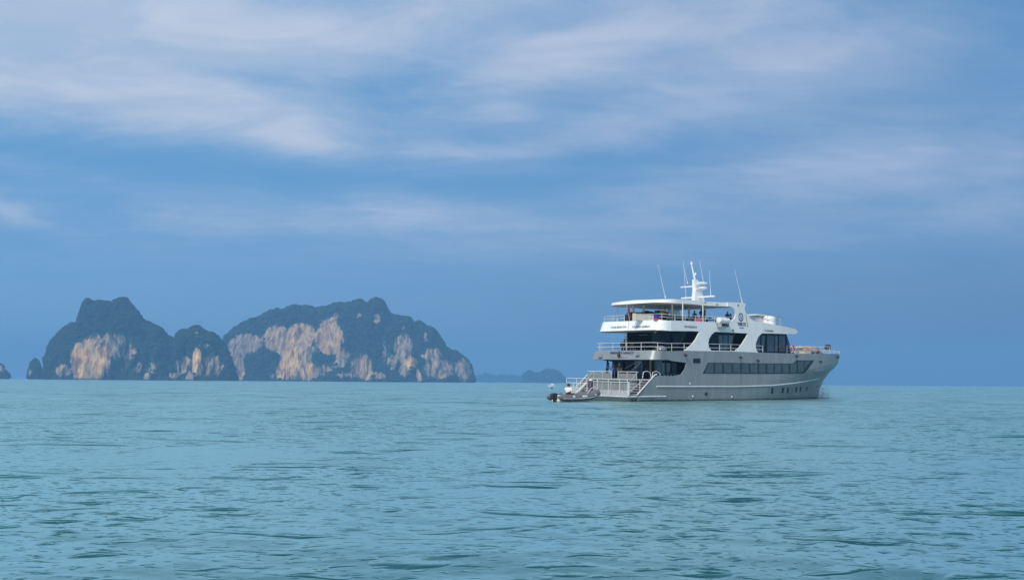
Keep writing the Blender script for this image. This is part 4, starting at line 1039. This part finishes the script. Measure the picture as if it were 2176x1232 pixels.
# scuba tank rack: row on the after deck
for i, px in enumerate((1412, 1419, 1426, 1433, 1440)):
    s, _ = at_t(px, 800, -4.1); e = place('dive_tank', s, -4.1, ZM - .1, 'grey dive tank, %s from the stern in the row inside the lower side opening' % ('first', 'second', 'third', 'fourth', 'fifth')[i], 'dive tank', 'dive tanks standing in a row inside the lower side opening')
    b = MB(); b.lathe((0, 0, 0), [(.10, 0), (.11, .03), (.11, .55), (.06, .64), (.03, .68)], 12); b.build('cylinder', mat('dull_tank_grey', (.10, .10, .10), .5), e)
    b = MB(); b.lathe((0, 0, .74), [(.03, 0), (.03, .1), (.05, .11), (.05, .15)], 8); b.build('valve', M_BLACK, e)
# white hoops (wave-shaped hand rails) where the stairs meet the deck
for i, x in enumerate((1368, 1388)):
    s, _ = at_t(x + 4, 795, -4.5); b = MB(); b.tube([(s - .5, -4.5, ZM + .1), (s - .35, -4.5, ZM + .75), (s + .2, -4.5, ZM + .86), (s + .75, -4.5, ZM + .7), (s + .9, -4.5, ZM + .1)], .042, 8); b.build('grab_hoop', M_WHITE2, YACHT)

# ------------------------------------------------------------------ people
def person(mw, label, pose, shirt, legs, hair=M_HAIR, longs=True, group=None, sleeves=False, scale=1.0, cap=None):
    """pose: dict of joints in metres; one skinned body"""
    P = dict(pel=(0, 0, .96), ab=(0, 0, 1.12), ch=(0, 0, 1.34), nk=(0, 0, 1.49), hd=(.02, 0, 1.63), hd2=(.02, 0, 1.72),
             shl=(0, .19, 1.42), shr=(0, -.19, 1.42), ell=(-.02, .25, 1.14), elr=(-.02, -.25, 1.14), wrl=(.08, .27, .90), wrr=(.08, -.27, .90),
             hil=(0, .10, .92), hir=(0, -.10, .92), knl=(.03, .11, .50), knr=(.03, -.11, .50), anl=(-.02, .11, .09), anr=(-.02, -.11, .09), tol=(.16, .12, .03), tor=(.16, -.12, .03))
    P.update(pose)
    RAD = dict(pel=.145, ab=.130, ch=.150, nk=.058, hd=.088, hd2=.075, shl=.065, shr=.065, ell=.044, elr=.044, wrl=.030, wrr=.030, hil=.090, hir=.090, knl=.060, knr=.060, anl=.042, anr=.042, tol=.036, tor=.036)
    E = [('pel', 'ab'), ('ab', 'ch'), ('ch', 'nk'), ('nk', 'hd'), ('hd', 'hd2'), ('ch', 'shl'), ('ch', 'shr'), ('shl', 'ell'), ('ell', 'wrl'), ('shr', 'elr'), ('elr', 'wrr'),
         ('pel', 'hil'), ('pel', 'hir'), ('hil', 'knl'), ('knl', 'anl'), ('anl', 'tol'), ('hir', 'knr'), ('knr', 'anr'), ('anr', 'tor')]
    names = list(P); V = [Vector(P[n]) for n in names]; Rr = [RAD[n] for n in names]; Ei = [(names.index(a), names.index(b_)) for a, b_ in E]
    for (w, el_) in (('wrl', 'ell'), ('wrr', 'elr')):
        d = (Vector(P[w]) - Vector(P[el_])).normalized(); side = d.cross(Vector((1, 0, 0.2))); side = side.normalized() if side.length > .1 else Vector((0, 1, 0))
        wi = names.index(w); pi_ = len(V); V.append(Vector(P[w]) + d * .07); Rr.append(.030); Ei.append((wi, pi_))
        for kf, ln in enumerate((.070, .082, .076, .06)):
            o = side * (kf - 1.5) * .019; V.append(V[pi_] + o + d * .012); Rr.append(.009); a = len(V) - 1; Ei.append((pi_, a))
            V.append(V[a] + d * ln + Vector((.02, 0, 0))); Rr.append(.008); Ei.append((a, len(V) - 1))
        V.append(Vector(P[w]) + d * .03 + side * .045 + Vector((.02, 0, 0))); Rr.append(.010); Ei.append((wi, len(V) - 1))
    me = bpy.data.meshes.new('body'); me.from_pydata([tuple(v) for v in V], Ei, []); o = bpy.data.objects.new('body', me); C.objects.link(o)
    md = o.modifiers.new('skin', 'SKIN'); sv = me.skin_vertices[0].data
    for i, r_ in enumerate(Rr): sv[i].radius = (r_, r_ * (1.25 if names[i:i + 1] and names[i] in ('pel', 'ab', 'ch') else 1.0))
    sv[0].use_root = True
    ss_ = o.modifiers.new('sub', 'SUBSURF'); ss_.levels = 1; ss_.render_levels = 1
    dg = bpy.context.evaluated_depsgraph_get(); dg.update(); m2 = bpy.data.meshes.new_from_object(o.evaluated_get(dg)); bpy.data.objects.remove(o)
    m2.materials.clear()
    for q in (M_SKIN, shirt, legs): m2.materials.append(q)
    seg = [(Vector(P[a]), Vector(P[b_]), mi) for (a, b_, mi) in (('pel', 'ab', 2), ('ab', 'ch', 1), ('ch', 'shl', 1), ('ch', 'shr', 1), ('ch', 'nk', 1), ('nk', 'hd2', 0), ('shl', 'ell', 1), ('shr', 'elr', 1),
          ('ell', 'wrl', 1 if sleeves else 0), ('elr', 'wrr', 1 if sleeves else 0), ('pel', 'hil', 2), ('pel', 'hir', 2), ('hil', 'knl', 2), ('hir', 'knr', 2), ('knl', 'anl', 2 if longs else 0), ('knr', 'anr', 2 if longs else 0), ('anl', 'tol', 0), ('anr', 'tor', 0))]
    for p in m2.polygons:
        c = p.center; best = (9, 0)
        for a, b_, mi in seg:
            ab = b_ - a; u = max(0, min(1, (c - a).dot(ab) / ab.length_squared)); dd = (c - a - ab * u).length
            if dd < best[0]: best = (dd, mi)
        p.material_index = best[1]; p.use_smooth = True
    root = empty('person', mw @ Matrix.Scale(scale, 4), label, 'person', group)
    body = bpy.data.objects.new('body', m2); C.objects.link(body); body.parent = root
    h = Vector(P['hd']); t_ = Vector(P['hd2']); up = (t_ - h).normalized()
    b = MB(); c_ = h + up * .045; b.ball((c_.x - .018, c_.y, c_.z + .01), (.102, .092, .108), 14, 10); b.build('cap' if cap else 'hair', cap or hair, root)
    b = MB(); f_ = Vector((1, 0, 0)); c_ = h + f_ * .088
    b.ball((c_.x, c_.y, c_.z - .01), (.018, .012, .022), 6, 5)
    for sy in (-.032, .032): b.ball((c_.x - .010, c_.y + sy, c_.z + .025), (.008, .013, .008), 6, 5, mi=1)
    b.ball((c_.x - .008, c_.y, c_.z - .05), (.010, .026, .006), 6, 5, mi=2)
    for sy in (-.092, .092): b.ball((h.x, h.y + sy, h.z), (.018, .01, .03), 6, 5)
    b.build('face', [M_SKIN, M_HAIR, mat('lips', (.20, .07, .06), .5)], root)
    return root
SIT = dict(pel=(0, 0, .52), ab=(-.02, 0, .68), ch=(.0, 0, .92), nk=(.03, 0, 1.07), hd=(.06, 0, 1.20), hd2=(.06, 0, 1.29), shl=(0, .19, 1.0), shr=(0, -.19, 1.0), ell=(.10, .24, .76), elr=(.10, -.24, .76), wrl=(.34, .16, .68), wrr=(.34, -.16, .68),
           hil=(.03, .10, .50), hir=(.03, -.10, .50), knl=(.45, .13, .50), knr=(.45, -.13, .50), anl=(.42, .13, .09), anr=(.42, -.13, .09), tol=(.58, .14, .03), tor=(.58, -.14, .03))
F_BLUE = mat('bright_blue_cloth', (.02, .07, .30), .8, var=.2); F_BLK = mat('black_cloth', (.012, .012, .016), .85, var=.2); F_NAVY = mat('navy_cloth', (.02, .025, .07), .85, var=.2)
F_WHT = mat('white_cloth', (.72, .70, .70), .85, var=.12); F_PUR = mat('purple_cloth', (.08, .03, .12), .85, var=.2); F_DENIM = mat('blue_denim', (.05, .08, .16), .85, var=.2)
def on_board(px, py, t, z, rz, *a, **k_):
    s, _ = at_t(px, py, t); return person(YM @ Matrix.Translation((s, t, z if z is not None else s_top(s) - .04)) @ Matrix.Rotation(rz, 4, 'Z'), *a, **k_)
LEAN = dict(ch=(.10, 0, 1.33), nk=(.18, 0, 1.46), hd=(.25, 0, 1.57), hd2=(.27, 0, 1.66), shl=(.10, .19, 1.40), shr=(.10, -.19, 1.40), ell=(.22, .26, 1.15), elr=(.22, -.26, 1.15), wrl=(.42, .16, 1.06), wrr=(.42, -.16, 1.06), ab=(.03, 0, 1.12))
on_board(1290, 782, 2.6, ZM, .0, 'person in a bright blue shirt leaning over the lower deck rail at the stern', LEAN, F_BLUE, F_BLK, scale=1.0)
on_board(1304, 790, 1.6, ZM, 1.2, 'person in a purple top just inside the lower deck beside the one in blue', {}, F_PUR, F_DENIM)
on_board(1316, 796, 0.2, ZM, -2.0, 'dark dressed person standing in the lower deck gangway in blue trousers', {}, F_BLK, F_DENIM)
on_board(1419, 665, -2.2, None, 2.4, 'person in a white shirt bending over the wooden counter under the hardtop', LEAN, F_WHT, F_NAVY)
on_board(1476, 672, -2.5, None, 0.6, 'hunched person in navy sitting above the red beanbag on the sun deck', SIT, F_NAVY, F_BLK, scale=1.05)
on_board(1490.5, 665, -2.4, None, 1.0, 'tallest figure standing on the sun deck, dressed in black beside the thin post', dict(wrl=(.2, .2, 1.1), ell=(.05, .27, 1.15)), F_BLK, F_BLK, scale=.97)
on_board(1496.5, 667, -2.6, None, -.8, 'shorter figure in black standing ahead of the thin white post on the sun deck', {}, F_BLK, F_BLK, scale=.86)
on_board(1546, 678, -3.6, None, -2.6, 'person with a bright blue cap sitting low beside the round logo', SIT, F_NAVY, F_BLK, cap=F_BLUE, scale=1.0)
on_board(1553, 682, -2.6, None, 2.6, 'person in a dark red top almost hidden behind the bulwark beside the logo', SIT, mat('dark_red_cloth', (.25, .02, .02), .8), F_BLK, scale=.85)

# ------------------------------------------------------------------ inflatable boat
DYAW = R(38); d0 = Vector((4.75, 89.3, 0))
DM = Matrix.Translation(d0) @ Matrix.Rotation(DYAW, 4, 'Z')
D = empty('inflatable_boat', DM, 'charcoal inflatable boat with a white hull lying at the swim platform', 'boat')
path = [(-.75, .26), (-.3, .25), (.6, .24), (2.0, .25), (3.2, .33), (4.1, .45), (4.8, .62), (5.25, .74)]
def half(s): return interp([(-.8, .86), (2.6, .90), (3.6, .80), (4.4, .55), (5.0, .24), (5.3, 0.0)], s)
P = []
for i in range(29):
    s = -.85 + 6.1 * i / 28; P.append((s, -half(s), interp(path, s) + .18))
rs = [.10, .22, .31] + [.33] * (len(P) - 3)
full = P + [(p[0], -p[1], p[2]) for p in P[::-1][1:]]
b = MB(); b.tube(full, rs + rs[::-1][1:], 12); tb = b.build('tube', M_RUBBER, D)
b = MB(); b.tube([(p[0], p[1] - .31 if p[1] < 0 else p[1] + .31, p[2] - .10) for p in P[2:-3]], .04, 6); b.build('rubbing_strake', M_RUB, tb)
b = MB(); b.tube([(p[0], -p[1] + .31, p[2] - .10) for p in P[2:-3]], .04, 6); b.build('rubbing_strake', M_RUB, tb)
for s in (.95, 2.4, 4.0):
    b = MB(); q = half(s); b.bbox((s, -q - .27, interp(path, s) + .28), (.70 if s == 2.4 else .35, .10, .16), .03); b.build('grab_patch', M_WHITE, tb)
# rigid V hull
rg = []
for i in range(15):
    s = -.35 + 5.2 * i / 14; w = max(.03, half(s) * .98); k_ = max(0, (s - 3.0) / 1.85); zk = -.18 + .55 * k_ ** 1.5; zs = interp(path, s) + .06
    rg.append([(s, -w, zs), (s, -w * .7, zk + .16), (s, 0, zk), (s, w * .7, zk + .16), (s, w, zs), (s, 0, zs - .02)])
b = MB(); b.loft(rg); b.build('rigid_hull', M_WHITE2, D)
b = MB(); b.bbox((-.35, 0, .38), (.10, 1.35, .62), .02); b.build('transom', M_WHITE, D)
eng = MB(); eng.loft([[(x + (-.32 if z < .3 else 0) * 0 - .62, y, z) for (x, y) in ((-.30 * k_, -.20 * k_), (.22 * k_, -.20 * k_), (.30 * k_, 0), (.22 * k_, .20 * k_), (-.30 * k_, .20 * k_), (-.38 * k_, 0))] for (z, k_) in ((.22, .9), (.32, 1.15), (.66, 1.2), (.80, 1.0), (.86, .5))])
eo = eng.build('outboard_motor', M_BLACK, D)
b = MB(); b.box((-.60, 0, .15), (.26, .16, .62)); b.build('motor_leg', M_BLACK, eo)
b = MB(); b.tube([(-.4, -.02, .72), (-.05, -.1, .78), (.25, -.18, .80)], .03, 6); b.build('tiller', M_BLACK, eo)
b = MB(); b.bbox((1.15, 0, .46), (.32, 1.3, .06), .02); b.build('thwart', M_PANEL2, D)
b = MB(); b.bbox((3.6, 0, .62), (.9, .8, .12), .03); b.build('bow_locker', M_WHITE2, D)
b = MB(); b.tube([(4.0, .25, .72), (4.5, .2, 1.3), (4.9, 0, 1.5), (5.0, -.1, 1.2), (5.15, -.1, .95)], .035, 6); b.build('bow_rail', M_WHITE2, D)
helm = dict(pel=(0, 0, .22), ab=(0, 0, .38), ch=(.03, 0, .62), nk=(.06, 0, .77), hd=(.10, 0, .90), hd2=(.11, 0, .99), shl=(.02, .2, .70), shr=(.02, -.2, .70), ell=(.16, .26, .46), elr=(-.14, -.28, .48), wrl=(.42, .22, .36), wrr=(-.34, -.12, .38),
            hil=(.03, .10, .20), hir=(.03, -.10, .20), knl=(.46, .16, .30), knr=(.46, -.16, .30), anl=(.62, .16, -.08), anr=(.62, -.16, -.08), tol=(.78, .17, -.12), tor=(.78, -.17, -.12))
person(DM @ Matrix.Translation((.66, -.60, .42)) @ Matrix.Rotation(.35, 4, 'Z') @ Matrix.Diagonal((1.15, 1.30, 1.0, 1)), 'person in a white T-shirt steering the inflatable boat with the back turned', helm, F_WHT, F_BLK, longs=False, scale=1.3)

# ------------------------------------------------------------------ far boat and buoy, bow splash
p = at_depth(1173, 812.5, 420)
FB = empty('motorboat', Matrix.Translation((p.x, p.y, 0)) @ Matrix.Rotation(R(200), 4, 'Z'), 'tiny white boat far off in front of the hazy island', 'boat')
b = MB(); b.loft([[(x, -w, .5 + .12 * x * .3), (x, -w * .6, -.1), (x, w * .6, -.1), (x, w, .5 + .12 * x * .3)] for (x, w) in ((-1.6, .7), (0, .75), (1.2, .55), (2.0, .06))]); b.build('hull', M_WHITE, FB)
b = MB(); b.bbox((-.2, 0, .95), (1.3, .9, .5), .08); b.build('cabin', M_WHITE, FB)
p = at_depth(1172.3, 823, 260)
BU = empty('mooring_buoy', (p.x, p.y, 0), 'small dark red mooring buoy afloat left of the inflatable boat', 'buoy')
b = MB(); b.lathe((0, 0, -.1), [(.05, 0), (.32, .12), (.36, .36), (.22, .58), (.05, .64)], 12); b.build('float', mat('dull_red_float', (.30, .05, .07), .5, var=.2), BU)
b = MB(); b.lathe((0, 0, .52), [(.04, 0), (.04, .22), (.07, .26), (.02, .3)], 8); b.build('eye', M_STEEL, BU)
rng = random.Random(4); b = MB()
for i in range(1100):
    u = rng.random(); s = 39.9 + rng.gauss(0, .75); y = rng.gauss(-.2, .6); h_ = max(0, rng.random() ** 2.2 * (2.3 - abs(s - 40.1) * 1.1)); r_ = rng.uniform(.02, .07)
    M_ = [(YM @ Vector((s, y, h_)))]; c = M_[0]
    b.add([(c.x + a * r_, c.y + e_ * r_, max(c.z, 0) + f * r_) for (a, e_, f) in ((1, 0, 0), (-1, 0, 0), (0, 1, 0), (0, -1, 0), (0, 0, 1), (0, 0, -1))], [(0, 2, 4), (2, 1, 4), (1, 3, 4), (3, 0, 4), (2, 0, 5), (1, 2, 5), (3, 1, 5), (0, 3, 5)])
ms_ = bpy.data.materials.new('spray'); ms_.use_nodes = True; q = ms_.node_tree.nodes['Principled BSDF']; q.inputs['Base Color'].default_value = rgb(.8, .85, .88); q.inputs['Alpha'].default_value = .6; q.inputs['Roughness'].default_value = .6
tag(b.build('bow_splash', ms_, None, sm=False), 'pale burst of spray against the foot of the bow', kind='stuff')
